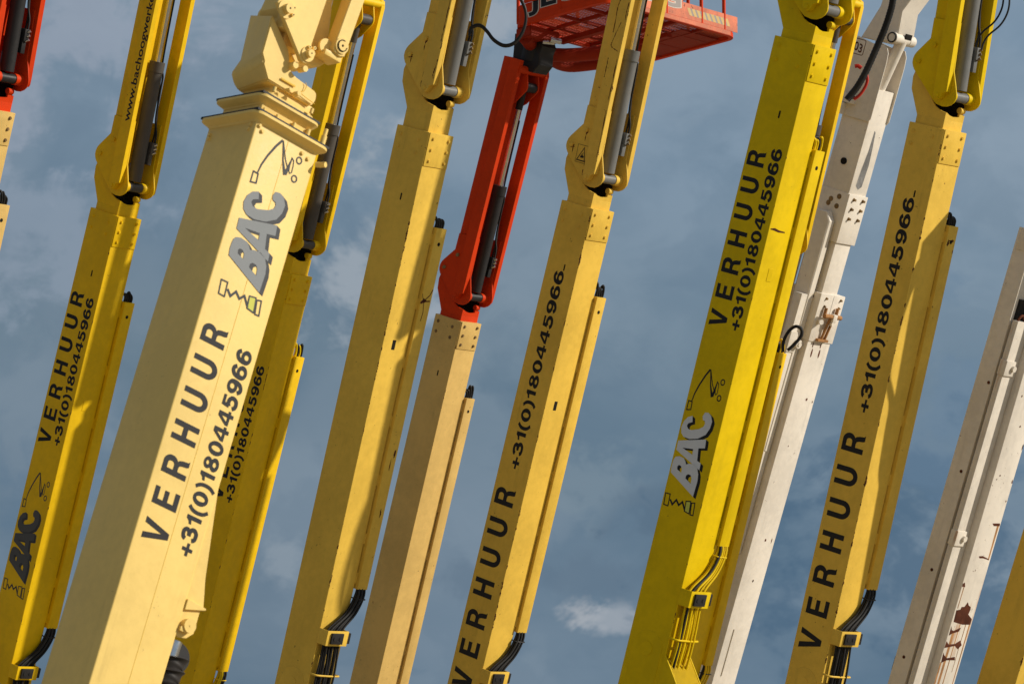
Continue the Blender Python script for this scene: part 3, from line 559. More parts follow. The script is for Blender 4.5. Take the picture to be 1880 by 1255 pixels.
# scars in the paint
patch(f7, m7, [[(0.02, -1.545), (0.08, -1.535), (0.15, -1.548), (0.235, -1.553), (0.235, -1.563), (0.14, -1.566), (0.07, -1.556), (0.02, -1.553)]], 'under', 'rust', 'rust_scar')
patch(f4, m4, [blob(0.31, -0.62, .006, .012, 3)], 'under', 'rust', 'rust_scar')
tr4 = [o for o in f4.root.children if o.name.startswith('cable_tray')][0]
bm = bmesh.new()
for L in (blob(0.335, -1.52, .035, .03, 11, 14, .6), stroke([(0.33, -1.52), (0.40, -1.46), (0.43, -1.40)], .010), stroke([(0.33, -1.52), (0.30, -1.45)], .007), stroke([(0.34, -1.53), (0.36, -1.62), (0.35, -1.70)], .008), stroke([(0.33, -1.52), (0.42, -1.51)], .012)):
    lay(bm, fill2d(L if isinstance(L[0], list) else [L]), lambda x, y: f4.p(0.0348, x + 0.045, y))
finish('rust_scar', bm, 'rust', tr4)
bm = bmesh.new()
for L in (blob(0.40, -2.95, .014, .05, 5, 14, .6), blob(0.37, -3.05, .006, .06, 6, 12, .6), blob(0.385, -3.5, .012, .04, 12, 12, .7)): lay(bm, fill2d([L]), lambda x, y: f4.p(0.0346, x + 0.045, y))
finish('rust_stain', bm, 'rust', tr4)
tr9 = [o for o in f9.root.children if o.name.startswith('cable_tray')][0]
bm = bmesh.new()
for L in (blob(0.33, -1.0, .016, .03, 15, 14, .5), blob(0.38, -0.975, .04, .015, 16, 14, .6), blob(0.425, -1.07, .006, .02, 17)): lay(bm, fill2d([L]), lambda x, y: f9.p(0.0346, x + 0.045, y))
finish('rust_scar', bm, 'rust', tr9)
# bracket at the foot of the lemon boom, through which its hoses run
fr = f7
bm = bmesh.new()
for d0 in (-0.012, 0.335): fr.prism(bm, [(0.0, -5.16), (0.30, -5.50), (0.30, -6.4), (0.0, -6.4)], d0, d0 + 0.012, 'ut', 0.002)
b = bmesh.new(); q = [fr.p(*p) for p in ((0.02, 0, -5.19), (0.02, 0.335, -5.19), (0.28, 0.335, -5.485), (0.28, 0, -5.485))]; b.faces.new([b.verts.new(x) for x in q]); bmesh.ops.solidify(b, geom=b.faces[:], thickness=0.012); merge(bm, b)
finish('foot_bracket', bm, 'yellow', fr.root)
# ------------------------------------------------------------------ orange work platform on the fifth boom's jib
fr = f5; fr.sh = None
N_, L_, R_ = (EYE + ray(1112, 2) * 42.3 * fr.k, EYE + ray(931, 50) * 43.28 * fr.k, EYE + ray(1355, 70) * 43.7 * fr.k)
ex = (R_ - N_).normalized(); up = ex.cross(L_ - N_).normalized(); up = up if up.z > 0 else -up; ey = up.cross(ex); ey = ey if ey.dot(L_ - N_) > 0 else -ey
PX, PY = (R_ - N_).length / fr.k + 0.02, (L_ - N_).length / fr.k
Rm = Matrix((fr.nu, fr.md, fr.a))
class Deck:
    @staticmethod
    def p(x, y, z): return Rm @ ((N_ - fr.T) / fr.k + ex * x + ey * y + up * z) - fr.off
def dbox(bm, x0, x1, y0, y1, z0, z1, bev=0.004):
    b = bmesh.new(); vs = [b.verts.new(Deck.p(x, y, z)) for z in (z0, z1) for (x, y) in ((x0, y0), (x1, y0), (x1, y1), (x0, y1))]
    for f in ((3, 2, 1, 0), (4, 5, 6, 7), (0, 1, 5, 4), (1, 2, 6, 5), (2, 3, 7, 6), (3, 0, 4, 7)): b.faces.new([vs[i] for i in f])
    if bev: bmesh.ops.bevel(b, geom=b.edges[:], offset=bev, segments=2, affect='EDGES')
    merge(bm, b)
def ringwall(bm, r, inset, z0, z1, th):
    A = rrect(inset, PX - inset, inset, PY - inset, r, 6); B = rrect(inset + th, PX - inset - th, inset + th, PY - inset - th, max(0.02, r - th), 6); k = len(A)
    v = [[bm.verts.new(Deck.p(x, y, z)) for x, y in L] for L, z in ((A, z0), (A, z1), (B, z1), (B, z0))]
    for i in range(4):
        for j in range(k): bm.faces.new([v[i][j], v[i][(j + 1) % k], v[(i + 1) % 4][(j + 1) % k], v[(i + 1) % 4][j]])
bm = bmesh.new(); ringwall(bm, 0.16, 0.0, 0.0, 0.055, 0.05); ringwall(bm, 0.15, 0.012, 0.056, 0.235, 0.006)
plat = finish('platform', bm, 'orange', fr.root)
bm = bmesh.new(); dbox(bm, 0.17, PX - 0.02, 0.006, 0.0125, 0.058, 0.236, 0.001); finish('toe_board', bm, 'faded', plat)
bm = bmesh.new(); dbox(bm, 0.17, PX - 0.14, -0.003, 0.0, 0.004, 0.052, 0.001); finish('toe_rail', bm, 'faded', plat)
bm = bmesh.new()
for y in (0.42, 0.80, 1.16): dbox(bm, 0.03, PX - 0.03, y - 0.018, y + 0.018, 0.015, 0.05)
for x in (0.42, 0.80, 1.18, 1.6): dbox(bm, x - 0.018, x + 0.018, 0.03, PY - 0.03, 0.012, 0.048)
dbox(bm, 0.62, 0.70, 0.2, PY - 0.1, -0.07, -0.013); dbox(bm, 1.3, 1.38, 0.35, PY - 0.06, -0.06, -0.013)
dbox(bm, 1.42, PX - 0.06, 0.25, PY - 0.3, 0.018, 0.028); finish('floor_frame', bm, 'red_o', plat)
bm = bmesh.new()
for i in range(54):
    x = 0.05 + i * (PX - 0.1) / 53; dbox(bm, x - 0.004, x + 0.004, 0.05, PY - 0.05, 0.051, 0.061, 0)
for j in range(22):
    y = 0.06 + j * (PY - 0.12) / 21; dbox(bm, 0.05, PX - 0.05, y - 0.003, y + 0.003, 0.0525, 0.0615, 0)
finish('floor_grating', bm, 'grate', plat)
def drod(bm, pts, r, seg=14, sub=5): tube(bm, spline([Deck.p(*q) for q in pts], sub) if sub else [Deck.p(*q) for q in pts], r, seg)
for (x, y) in ((0.10, 0.02), (0.95, 0.02), (1.50, 0.02), (1.86, 0.02), (PX - 0.02, 0.75), (PX - 0.06, PY - 0.05), (1.0, PY - 0.02), (0.06, PY - 0.05), (0.02, 0.7)):
    bm = bmesh.new(); drod(bm, [(x, y, 0.05), (x, y, 1.1)], 0.020, 14, 0); finish('rail_post', bm, 'orange', plat)
for z in (0.62, 1.1):
    bm = bmesh.new(); loop = rrect(0.02, PX - 0.02, 0.02, PY - 0.02, 0.16, 4); loop.append(loop[0]); tube(bm, [Deck.p(x, y, z) for x, y in loop], 0.020, 12); finish('hand_rail', bm, 'orange', plat)
def sign(body, x0, x1, z0, z1, side, mat, outline, nm='lettering'):
    V, F = text2d(body, 1.0, 0.03); Vo, Fo = text2d(body, 1.0, 0.062)
    xa = min(v.x for v in V); xb = max(v.x for v in V); ya = min(v.y for v in V); yb = max(v.y for v in V)
    for (VF, mt, z) in (((Vo, Fo), outline, 0.0008), ((V, F), mat, 0.0016)):
        b = bmesh.new()
        def fn(x, y):
            s = x0 + (x - xa) / (xb - xa) * (x1 - x0); h = z0 + (y - ya) / (yb - ya) * (z1 - z0)
            return Deck.p(s, 0.0055 - z, h) if side == 'x' else Deck.p(0.012 - z, s, h)
        lay(b, VF, fn); finish(nm, b, mt, plat)
bm = bmesh.new(); dbox(bm, -0.004, 0.0115, 0.35, 1.25, 0.236, 0.52, 0.002); finish('sign_board', bm, 'orange', plat); bm = bmesh.new(); dbox(bm, 0.4, 1.2, 0.0062, 0.0115, 0.236, 0.52, 0.002); finish('sign_board', bm, 'faded', plat)
sign('JLG', 1.19, 0.42, 0.075, 0.36, 'y', 'ink', 'paleprint'); sign('JLG', 0.42, 1.16, 0.085, 0.36, 'x', 'greyprint', 'paleprint')
b = bmesh.new()
for k in range(9):
    x = 1.26 + 0.075 * k; q = [(x, 0.185), (x + 0.045, 0.185), (x + 0.085, 0.105), (x + 0.04, 0.105)]
    if x + .085 < PX - .1: lay(b, fill2d([q]), lambda s, h: Deck.p(s, 0.0053, h))
finish('hazard_stripe', b, 'hazard', plat)
b = bmesh.new()
for k in range(9):
    x = 1.305 + 0.075 * k; q = [(x, 0.185), (x + 0.03, 0.185), (x + 0.07, 0.105), (x + 0.04, 0.105)]
    if x + .085 < PX - .1: lay(b, fill2d([q]), lambda s, h: Deck.p(s, 0.0055, h))
finish('hazard_stripe', b, 'greyprint', plat)
# rotator and carrying arms
fr.sh = (0, 0, 0)
bm = bmesh.new(); fr.prism(bm, [(-0.25, 3.20), (-0.20, 2.93), (-0.02, 2.84), (0.13, 2.835), (0.19, 2.935), (0.165, 3.06), (0.18, 3.14), (0.14, 3.2)], 0.06, 0.30, 'ut', 0.006); fr.rod(bm, (0.0, 0.18, 2.95), (0.0, 0.18, 3.22), 0.15, 32)
rot = finish('rotator', bm, 'blackm', fr.root)
bm = bmesh.new(); fr.box(bm, 0.02, 0.06, 0.045, 0.059, 3.04, 3.15, 0.002); finish('data_plate', bm, 'paleprint', rot)
bm = bmesh.new()
drod(bm, [(0.12, PY - 0.1, -0.10), (0.45, PY + 0.04, -0.15), (0.75, PY - 0.05, -0.17), (1.25, PY - 0.45, -0.10), (1.45, PY - 0.6, -0.04)], 0.078, 20)
finish('platform_arm', bm, 'red_o', rot); bm = bmesh.new(); drod(bm, [(0.35, PY + 0.0, -0.13), (0.85, PY + 0.12, -0.22), (1.15, PY - 0.0, -0.2), (1.6, PY - 0.35, -0.08)], 0.062, 20)
dbox(bm, 0.05, 0.5, PY - 0.25, PY - 0.02, -0.12, -0.002, 0.01); finish('platform_arm', bm, 'red_o', rot)
bm = bmesh.new(); drod(bm, [(0.30, PY - 0.30, -0.13), (0.42, PY - 0.34, -0.14)], 0.03, 14, 0); drod(bm, [(0.28, PY - 0.2, -0.14), (0.40, PY - 0.26, -0.14)], 0.024, 14, 0); finish('fitting', bm, 'chrome', rot)
fr.sh = None
# ------------------------------------------------------------------ the big pale cream boom in front
def gen_axes(ct, cb, D, tau, phi):
    T = EYE + ray(*ct) * D; v = (EYE - T).normalized(); n = ray(*ct).cross(ray(*cb)).normalized(); upv = n.cross(v)
    if upv.z < 0: upv = -upv
    a = upv * cos(radians(tau)) + v * sin(radians(tau)); p = a.cross(v).normalized(); q = p.cross(a); ph = radians(phi)
    return T, p * cos(ph) + q * sin(ph), -(p * -sin(ph) + q * cos(ph)), a
fr = Frame(*gen_axes((473.8, 214), (162.4, 1255), 25, -20, 56), 'boom_lift', 'large pale cream boom in front with VERHUUR in full and a grey emblem'); root = fr.root
bm = bmesh.new(); fr.box(bm, -0.5, 0, 0, 0.515, fr.tb, 0.03, 0.012, 3); main = finish('main_boom', bm, 'ice', root)
bm = bmesh.new(); fr.box(bm, 0.0, 0.0012, 0.2735, 0.2765, -6, -0.02, 0); finish('weld_seam', bm, 'tan', main)
def loft(bm, rings):
    R = [[bm.verts.new(fr.p(u, d, t)) for (u, d) in rrect(u0, u1, d0, d1, r, 5)] for (u0, u1, d0, d1, r, t) in rings]; k = len(R[0])
    for A, B in zip(R, R[1:]):
        for j in range(k): bm.faces.new([A[j], A[(j + 1) % k], B[(j + 1) % k], B[j]])
    bm.faces.new(R[0][::-1]); bm.faces.new(R[-1])
bm = bmesh.new(); loft(bm, [(-.503, .003, -.003, .518, .02, -.032), (-.510, .010, -.010, .525, .025, -.020), (-.548, .048, -.050, .563, .06, .002), (-.556, .056, -.058, .571, .065, .007), (-.556, .056, -.058, .571, .065, .022), (-.554, .054, -.056, .569, .065, .025)]); finish('collar', bm, 'ice', main, 18)
bm = bmesh.new(); fr.box(bm, -.546, .046, -.048, .561, .0255, .040, 0); finish('gap_shade', bm, 'blackm', main)  # black slab painting the shaded gap above the rim
for (d, t) in ((.06, -.075), (.40, -.07), (.455, -.085), (.03, -.05)): bolt_on(fr, main, (0.0, d, t), 'u', 0.011, 0.013, 'ice', 12)
for (u, t) in ((-.46, -.075), (-.46, -.10), (-.05, -.05), (-.06, -.08)): bolt_on(fr, main, (u, 0, t), 'd', 0.011, 0.013, 'ice', 12)
bm = bmesh.new(); fr.box(bm, -.49, -.01, .0, .50, .042, .062, .004); fr.box(bm, -.45, -.045, .035, .45, .062, .17, .004); loft(bm, [(-.455, -.04, .03, .455, .03, .112), (-.46, -.035, .025, .46, .03, .122), (-.500, -.004, -.016, .481, .05, .146), (-.505, 0, -.02, .485, .055, .150), (-.505, 0, -.02, .485, .055, .164), (-.503, -.002, -.018, .483, .055, .167)])
neck = finish('inner_boom', bm, 'ice', root, 18)
bm = bmesh.new(); fr.box(bm, -.495, -.008, -.010, .476, .1675, .182, 0); finish('gap_shade', bm, 'blackm', neck)  # upper rim's gap, its shade drawn as a black slab
bm = bmesh.new(); loft(bm, [(-.385, -.030, .03, .44, .05, .184), (-.39, -.026, .026, .445, .05, .187), (-.39, -.026, .026, .445, .05, .200), (-.385, -.030, .03, .44, .05, .203)]); fr.box(bm, -.36, -.06, .09, .42, .2, .27, .003); finish('collar', bm, 'ice', neck)
for (u, d, t0, t1, r) in ((-.03, .05, .044, .085, .009), (-.03, .16, .044, .09, .010), (-.03, .30, .044, .10, .012), (-.03, .42, .044, .11, .013), (0.0, .06, .20, .235, .012), (0.0, .38, .2, .235, .012)):
    bm = bmesh.new(); fr.rod(bm, (u, d, t0), (u, d, t1), r, 12); finish('bolt', bm, 'ice', neck)
bm = bmesh.new(); fr.rod(bm, (.02, .515, .029), (.02, .515, .10), .019, 14); fr.rod(bm, (.02, .515, .10), (.02, .515, .15), .014, 14); finish('nozzle', bm, 'ice', neck)
bm = bmesh.new(); fr.hose(bm, [(.0, .53, -.09), (.03, .545, -.088), (.05, .55, -.087), (.065, .555, -.086)], .018, 14); finish('lifting_eye', bm, 'ice', main)
# swivelling head
def head_shell(front, back, uf, ub):
    b = bmesh.new(); A = [b.verts.new(fr.p(uf, d, t)) for d, t in front]; B = [b.verts.new(fr.p(ub, d, t)) for d, t in back]; k = len(A)
    b.faces.new(A); b.faces.new(B[::-1])
    for i in range(k): b.faces.new([A[i], B[i], B[(i + 1) % k], A[(i + 1) % k]])
    bmesh.ops.recalc_face_normals(b, faces=b.faces)
    bmesh.ops.bevel(b, geom=[e for e in b.edges if len(e.link_faces) == 2 and e.calc_face_angle(0) > radians(12)], offset=.009, segments=3, affect='EDGES'); return b
FR_ = [(-.096, .672), (-.091, .408), (-.058, .366), (-.057, .347), (.008, .266), (.385, .260), (.410, .30), (.408, .344), (.395, .363), (.209, .382), (.152, .408), (.109, .510)]
BK_ = [(-.005, .775), (.02, .46), (-.02, .345), (.022, .290), (.068, .266), (.385, .262), (.410, .30), (.408, .344), (.395, .363), (.24, .40), (.20, .44), (.16, .60)]
bm = bmesh.new(); merge(bm, head_shell(FR_, BK_, -.03, -.41)); head = finish('head', bm, 'ice', root, 30)
bm = bmesh.new(); fr.prism(bm, [(-.43, .40), (-.42, .82), (-.385, .87), (-.2, .95), (-.05, .95), (-.05, .55)], .05, .20, 'ut', .008); finish('head_back', bm, 'ice', head)
bm = bmesh.new(); fr.box(bm, -.0235, -.018, .10, .22, .31, .325, .003); fr.hose(bm, [(-.02, .285, .375), (-.018, .30, .36), (-.018, .293, .32), (-.018, .272, .295), (-.018, .40, .278)], .0025, 6); finish('weld_seam', bm, 'tan', head)
for (d, t, r) in ((.16, .262, .012), (.23, .268, .016)):
    bm = bmesh.new(); fr.rod(bm, (-.02, d, t), (.03, d, t), r, 12); finish('bolt', bm, 'ice', head)
# jib
bm = bmesh.new(); fr.prism(bm, [(-.13, .735), (-.12, .765), (-.086, .79), (-.06, .83), (.0, 1.1), (.03, 2.6), (.30, 2.6), (.227, .929), (.212, .603), (.232, .50), (.215, .470), (.19, .462), (.165, .470), (.135, .50)], .0, .035, 'dt', .004); jb = finish('jib', bm, 'ice', root)
bm = bmesh.new(); fr.prism(bm, [(.02, .80), (.16, .53), (.21, .49), (.40, .55), (.44, .60), (.36, .98), (.42, 2.6), (.10, 2.6), (.05, 1.0)], -.36, -.085, 'dt', .006); finish('jib_core', bm, 'ice', jb)
bm = bmesh.new(); fr.box(bm, -.085, .0, -.02, .18, .62, 2.5, .003); finish('jib_web', bm, 'ice', jb)
for (d, t, r, bo) in ((-.055, .722, .062, ((.045, .028), (.052, -.018))), (.20, .528, .050, ((-.012, .042), (.026, .052)))):
    bm = bmesh.new(); fr.rod(bm, (.034, d, t), (.044, d, t), r, 32); fr.rod(bm, (.044, d, t), (.082, d, t), r * .52, 28); finish('pivot_pin', bm, 'ice', jb)
    bm = bmesh.new(); fr.rod(bm, (.0815, d, t), (.083, d, t), r * .1, 12); finish('hole', bm, 'dark', jb)
    for a_, b_ in bo:
        bm = bmesh.new(); fr.rod(bm, (.034, d + a_, t + b_), (.062, d + a_, t + b_), .0115, 12); finish('bolt', bm, 'ice', jb)
        bm = bmesh.new(); fr.rod(bm, (.0618, d + a_, t + b_), (.063, d + a_, t + b_), .005, 10); finish('hole', bm, 'dark', jb)
bm = bmesh.new(); fr.rod(bm, (-.05, .15, .43), (.02, .15, .43), .022, 14); fr.rod(bm, (-.03, .22, .435), (.035, .22, .435), .02, 14); finish('grease_nipple', bm, 'ice', jb)
bm = bmesh.new(); fr.prism(bm, [(.375, .66), (.39, .635), (.44, .625), (.475, .64), (.478, .68), (.60, 2.6), (.505, 2.6)], -.06, .045, 'dt', .004); lk = finish('link_bar', bm, 'ice', root)
bm = bmesh.new(); fr.rod(bm, (.044, .428, .695), (.055, .428, .695), .052, 32); fr.rod(bm, (.055, .428, .695), (.06, .428, .695), .034, 24);  fr.box(bm, -.10, .03, .33, .47, .595, .634, .006); fr.rod(bm, (-.02, .345, .66), (.0, .345, .66), .05, 20); finish('pivot_pin', bm, 'ice', lk)
bm = bmesh.new(); tube(bm, [fr.p(.0602, .428 + .036 * cos(2 * pi * k / 28), .695 + .036 * sin(2 * pi * k / 28)) for k in range(6, 29)], .0035, 8); finish('groove', bm, 'dark', lk)
bm = bmesh.new(); fr.rod(bm, (.06, .428, .695), (.0612, .428, .695), .008, 10); finish('hole', bm, 'dark', lk)
# lettering, emblem
for (body, t0, t1, base, cap, sp, wt, tl) in (('VERHUUR', -2.80, -1.365, .254, .195, .62, .03, -.004), (PHONE, -2.79, -1.42, .455, .116, .10, .026, .018)):
    lettering(fr, body, t0, t1, base, cap, main, 'under', spacing=sp, weight=wt, tilt=tl, z=0.0018)
fo = fr.p; fr.p = lambda u, d, t: fo(u + 0.0012, d, t)
emblem(fr, main, ((0.9366, -0.0108), (0.0151, 1.0859), (2.5636, 0.4575)), 'under', 'silver', 'charcoal', True); fr.p = fo
# cylinder lug with its pin, and the ribbed bellows below
bm = bmesh.new(); fr.prism(bm, [(.50, -2.2), (.615, -2.86), (.665, -3.045), (.645, -3.062), (.645, -3.21), (.60, -3.258), (.55, -3.268), (.50, -3.26)], -.035, -.012, 'dt', .003); lug = finish('cylinder_lug', bm, 'ice', root)
bm = bmesh.new(); fr.prism(bm, [(.516, -3.03), (.668, -3.04), (.668, -3.052), (.516, -3.10)], -.10, .01, 'dt', .002); fr.rod(bm, (-.012, .575, -3.185), (.03, .575, -3.185), .045, 28); fr.rod(bm, (.03, .575, -3.185), (.032, .575, -3.185), .008, 10); fr.box(bm, .0, .02, .516, .56, -3.235, -3.205, .004); finish('pivot_pin', bm, 'ice', lug)
bm = bmesh.new(); fr.rod(bm, (-.10, .585, -3.28), (-.10, .58, -3.45), .05, 28); finish('cylinder_rod', bm, 'chrome', lug)
bm = bmesh.new(); fr.rod(bm, (-.19, .66, -3.36), (-.13, .66, -3.36), .095, 32); finish('pulley', bm, 'blackm', lug)
bm = bmesh.new(); P_ = []; R_s = []
for k in range(150):
    t = -3.38 - k * .0085; f_ = ((k * .0085) / .082) % 1.0
    P_.append(fr.p(-.10, .59 + .003 * sin(k * .6), t)); R_s.append(.100 + (.016 * math.exp(-((f_ - .12) / .09) ** 2)) - .010 * f_ + .0022 * sin(k * 1.3))
tube(bm, P_, R_s, 44); finish('bellows', bm, 'bellows', lug)
# ------------------------------------------------------------------ the white telescopic boom behind
fr = Frame(*boom_axes((1560.5, 356.5), (1469.5, 680), 44 * .9609, 39), 'boom_lift', 'tall white boom with a black corrugated hose up its side, behind the bright lemon boom', .9609); root = fr.root
bm = bmesh.new(); fr.box(bm, -.44, 0, -.01, .425, fr.tb, -1.60, .012); main = finish('main_boom', bm, 'white', root)
bm = bmesh.new(); fr.box(bm, -.45, .012, -.022, .448, -1.69, -1.14, .01); col = finish('collar', bm, 'white', main)
bm = bmesh.new(); fr.box(bm, -.40, -.02, .02, .318, -1.7, -.4, .01); mid = finish('middle_boom', bm, 'white', root)
bm = bmesh.new(); fr.box(bm, -.42, .0, .0, .362, -.56, -.0, .008); col1 = finish('collar', bm, 'white', mid)
bm = bmesh.new(); fr.box(bm, -.40, -.025, .012, .345, -.4, 1.19, .008); fly = finish('fly_boom', bm, 'white', root)
patch(fr, fly, [[(.10, .10), (.16, .06), (.215, .1), (.235, .35), (.215, .55), (.19, .72), (.165, .74), (.155, .5), (.12, .3)]], 'under', 'scuff', 'scuff_mark', -0.0235)
for dz in ((-.012, .004), (.346, .362)):
    bm = bmesh.new(); fr.prism(bm, [(-.47, .82), (-.47, 1.70), (-.24, 1.665), (-.10, 1.68), (-.045, 1.665), (-.01, 1.60), (.0, 1.5), (.0, .86), (-.03, .82)], dz[0], dz[1], 'ut', .004); fp = finish('fork_plate', bm, 'white', fly)
bm = bmesh.new(); fr.prism(bm, [(-.46, .82), (-.46, 1.55), (-.38, 1.60), (-.36, .82)], .005, .345, 'ut', .003); finish('fork_back', bm, 'white', fly)
for d in (.07, .245):
    for t in (-.055, -.165, -.275): bolt_on(fr, col1, (.0, d + .03, t), 'u', .014, .030, 'bolt')
for (u, t) in ((-.13, -.06), (-.13, -.17), (-.23, -.11), (-.25, -.16)): bolt_on(fr, col1, (u, 0, t), 'd', .02, .012, 'bolt')
for d in (.09, .37):
    for t in (-1.19, -1.28): bolt_on(fr, col, (.012, d, t), 'u', .011, .022, 'bolt')
for (u, t) in ((-.10, -1.2), (-.12, -1.31)): bolt_on(fr, col, (u, -.022, t), 'd', .015, .01, 'bolt')
bm = bmesh.new(); fr.box(bm, .0115, .0135, .226, .229, -1.4, -1.15, 0); finish('joint_line', bm, 'dark', col)
# rusty clevis on the collar
bm = bmesh.new(); fr.rod(bm, (.075, .05, -1.375), (.075, .37, -1.375), .026, 16); fr.rod(bm, (.04, .1, -1.37), (.04, .1, -1.29), .02, 10); fr.rod(bm, (.04, .32, -1.37), (.04, .32, -1.28), .02, 10)
fr.rod(bm, (.06, .20, -1.40), (.03, .175, -1.66), .016, 12); fr.rod(bm, (.06, .26, -1.40), (.03, .24, -1.66), .016, 12); fr.box(bm, .012, .05, .1, .3, -1.675, -1.645, .004); clv = finish('clevis', bm, 'rustlight', col)
bm = bmesh.new(); fr.box(bm, .05, .105, .20, .27, -1.43, -1.345, .008); fr.rod(bm, (.06, .23, -1.45), (.10, .23, -1.45), .03, 16); fr.rod(bm, (.012, .06, -1.46), (.07, .04, -1.45), .03, 14); finish('clevis_nut', bm, 'white_r', clv)
patch(fr, main, [circle(.115, -1.82, .014, .05), circle(.26, -1.82, .014, .05), circle(.10, -1.73, .010, .03), circle(.25, -1.73, .01, .03)], 'under', 'rust', 'rust_stain', 0.001)
patch(fr, main, [blob(.27, -2.35, .018, .02, 21), blob(.39, -2.37, .008, .015, 22), blob(.17, -2.9, .008, .012, 23), blob(.24, -4.0, .015, .018, 24), blob(.22, -4.48, .014, .016, 25), blob(.36, -4.0, .008, .03, 26)], 'under', 'rust', 'rust_stain', 0.001)
bm = bmesh.new(); fr.rod(bm, (.004, .12, -5.05), (.004, .12, -5.6), .007, 10); finish('wire', bm, 'white_r', main)
# cylinder cover and rail on the side
bm = bmesh.new(); fr.prism(bm, [(-.29, -3), (-.29, -.25), (-.15, -.245), (-.08, -.345), (-.085, -3)], -.13, -.024, 'ut', .012); cv = finish('cylinder_cover', bm, 'white', mid)
bm = bmesh.new(); fr.box(bm, -.42, -.385, -.12, -.02, -3.2, -.62, .004); finish('side_rail', bm, 'white', main)
bm = bmesh.new(); fr.box(bm, -.19, -.093, -.235, -.025, -4.2, -1.19, .006); rl = finish('side_rail', bm, 'white', main)
bm = bmesh.new(); fr.box(bm, -.20, -.082, -.25, -.06, -1.86, -1.62, .01); fr.rod(bm, (-.085, -.10, -1.75), (-.04, -.10, -1.75), .05, 20); fr.rod(bm, (-.04, -.10, -1.75), (-.03, -.10, -1.75), .025, 16); finish('rail_bracket', bm, 'white_r', rl)
# upper knuckle and jib
bm = bmesh.new(); fr.prism(bm, [(-.44, 1.69), (-.30, 2.08), (-.28, 2.7), (.13, 2.7), (.10, 2.3), (.0, 2.09), (.03, 1.82), (.0, 1.765), (-.06, 1.735), (-.22, 1.70)], .01, .34, 'ut', .012); jb = finish('jib', bm, 'white', root)
bm = bmesh.new(); fr.rod(bm, (-.005, -.02, 1.785), (-.005, .37, 1.785), .062, 28); fr.rod(bm, (-.005, -.034, 1.785), (-.005, -.02, 1.785), .045, 24); pn = finish('pivot_pin', bm, 'white', jb)
bm = bmesh.new(); fr.box(bm, .045, .062, .13, .25, 1.80, 1.86, .004); finish('slot', bm, 'dark', jb)
bm = bmesh.new(); tube(bm, [fr.p(-.005 + .052 * cos(2 * pi * k / 24), -.035, 1.785 + .052 * sin(2 * pi * k / 24)) for k in range(25)], .008, 8); finish('ring', bm, 'blackm', pn)
bm = bmesh.new(); fr.rod(bm, (-.005, .17, 1.77), (-.13, .15, 1.05), .062, 24); fr.rod(bm, (-.005, .255, 1.785), (-.005, .285, 1.785), .066, 24); finish('lift_cylinder', bm, 'white', root)
k1 = lambda x, y: (1520 + x / 5.8625, y / 5.8645)
bm = bmesh.new(); P_ = spline([Vector(fr.p(*px_at(fr, *k1(x, y), 43.15 * .9609))) for x, y in ((705, -40), (690, 60), (650, 200), (600, 340), (540, 480), (470, 640), (400, 790), (320, 930), (250, 1020), (205, 1075))], 9)
tube(bm, P_, [.036 + .003 * (k % 2) for k in range(len(P_))], 16); finish('corrugated_hose', bm, 'black', root)
bm = bmesh.new(); tube(bm, spline([fr.p(*px_at(fr, *k1(x, y), 43.25 * .9609)) for x, y in ((405, 770), (425, 850), (405, 930), (345, 1020), (280, 1070))], 6), .017, 10); finish('hose', bm, 'red', fly)
bm = bmesh.new(); tube(bm, spline([fr.p(*px_at(fr, *k1(x, y), 43.28 * .9609)) for x, y in ((290, 715), (325, 712), (360, 735))], 6), .022, 10); finish('hose', bm, 'red', fly)
bm = bmesh.new(); fr.box(bm, -.40, -.24, -.07, .0, .96, 1.06, .006); fr.box(bm, -.46, -.36, -.10, .0, .82, .95, .008); finish('hose_bracket', bm, 'white', fly)
bm = bmesh.new(); fr.rod(bm, (-.30, -.07, 1.03), (-.30, -.076, 1.03), .02, 14); fr.rod(bm, (-.255, -.07, 1.035), (-.255, -.076, 1.035), .02, 14); fr.rod(bm, (-.205, .01, .33), (-.205, -.004, .33), .038, 20); finish('hole', bm, 'dark', fly)
V, F = text2d('03', 1.0, .02); xa = min(v.x for v in V); xb = max(v.x for v in V); yb = max(v.y for v in V)
bm = bmesh.new(); lay(bm, (V, F), lambda x, y: fr.p(-.475 + (x - xa) / (xb - xa) * .115, -.0135, 1.545 + y / yb * .095 - .12 * ((x - xa) / (xb - xa)) * .2)); lay(bm, fill2d(stroke(rrect(-.50, -.335, 1.50, 1.67, .02, 3), .008, True)), lambda x, y: fr.p(x, -.0134, y)); finish('lettering', bm, 'rust', fly)
# ------------------------------------------------------------------ the rusty white boom at the right
fr = Frame(*boom_axes((1980, 340), (1714, 1255), 38 * 1.0467, 40), 'boom_lift', 'rusty off white boom with peeling paint at the right edge', 1.0467); root = fr.root
bm = bmesh.new(); fr.box(bm, -.23, 0, 0, .357, fr.tb, 0, .008); main = finish('main_boom', bm, 'white_r', root)
bm = bmesh.new(); fr.box(bm, -.381, -.189, -.20, .30, fr.tb, -.535, .004); ob = finish('outer_boom', bm, 'white', root)
bm = bmesh.new(); fr.box(bm, -.189, -.16, -.15, .30, fr.tb, -1.2, .0); finish('recess_shade', bm, 'black', ob)  # black box stands in for the shaded recess between the two beams
bm = bmesh.new(); fr.box(bm, -.355, -.20, -.206, -.199, -.75, -.545, .003); finish('cover_plate', bm, 'white', ob)
bm = bmesh.new(); fr.box(bm, -.405, -.381, -.17, -.12, -5.02, -4.88, .005); finish('bracket', bm, 'blackm', ob)
for (u, t) in ((-.225, -2.05), (-.255, -3.95), (-.285, -4.85), (-.245, -2.95)): bolt_on(fr, ob, (u, -.20, t), 'd', .011, .008, 'rust')
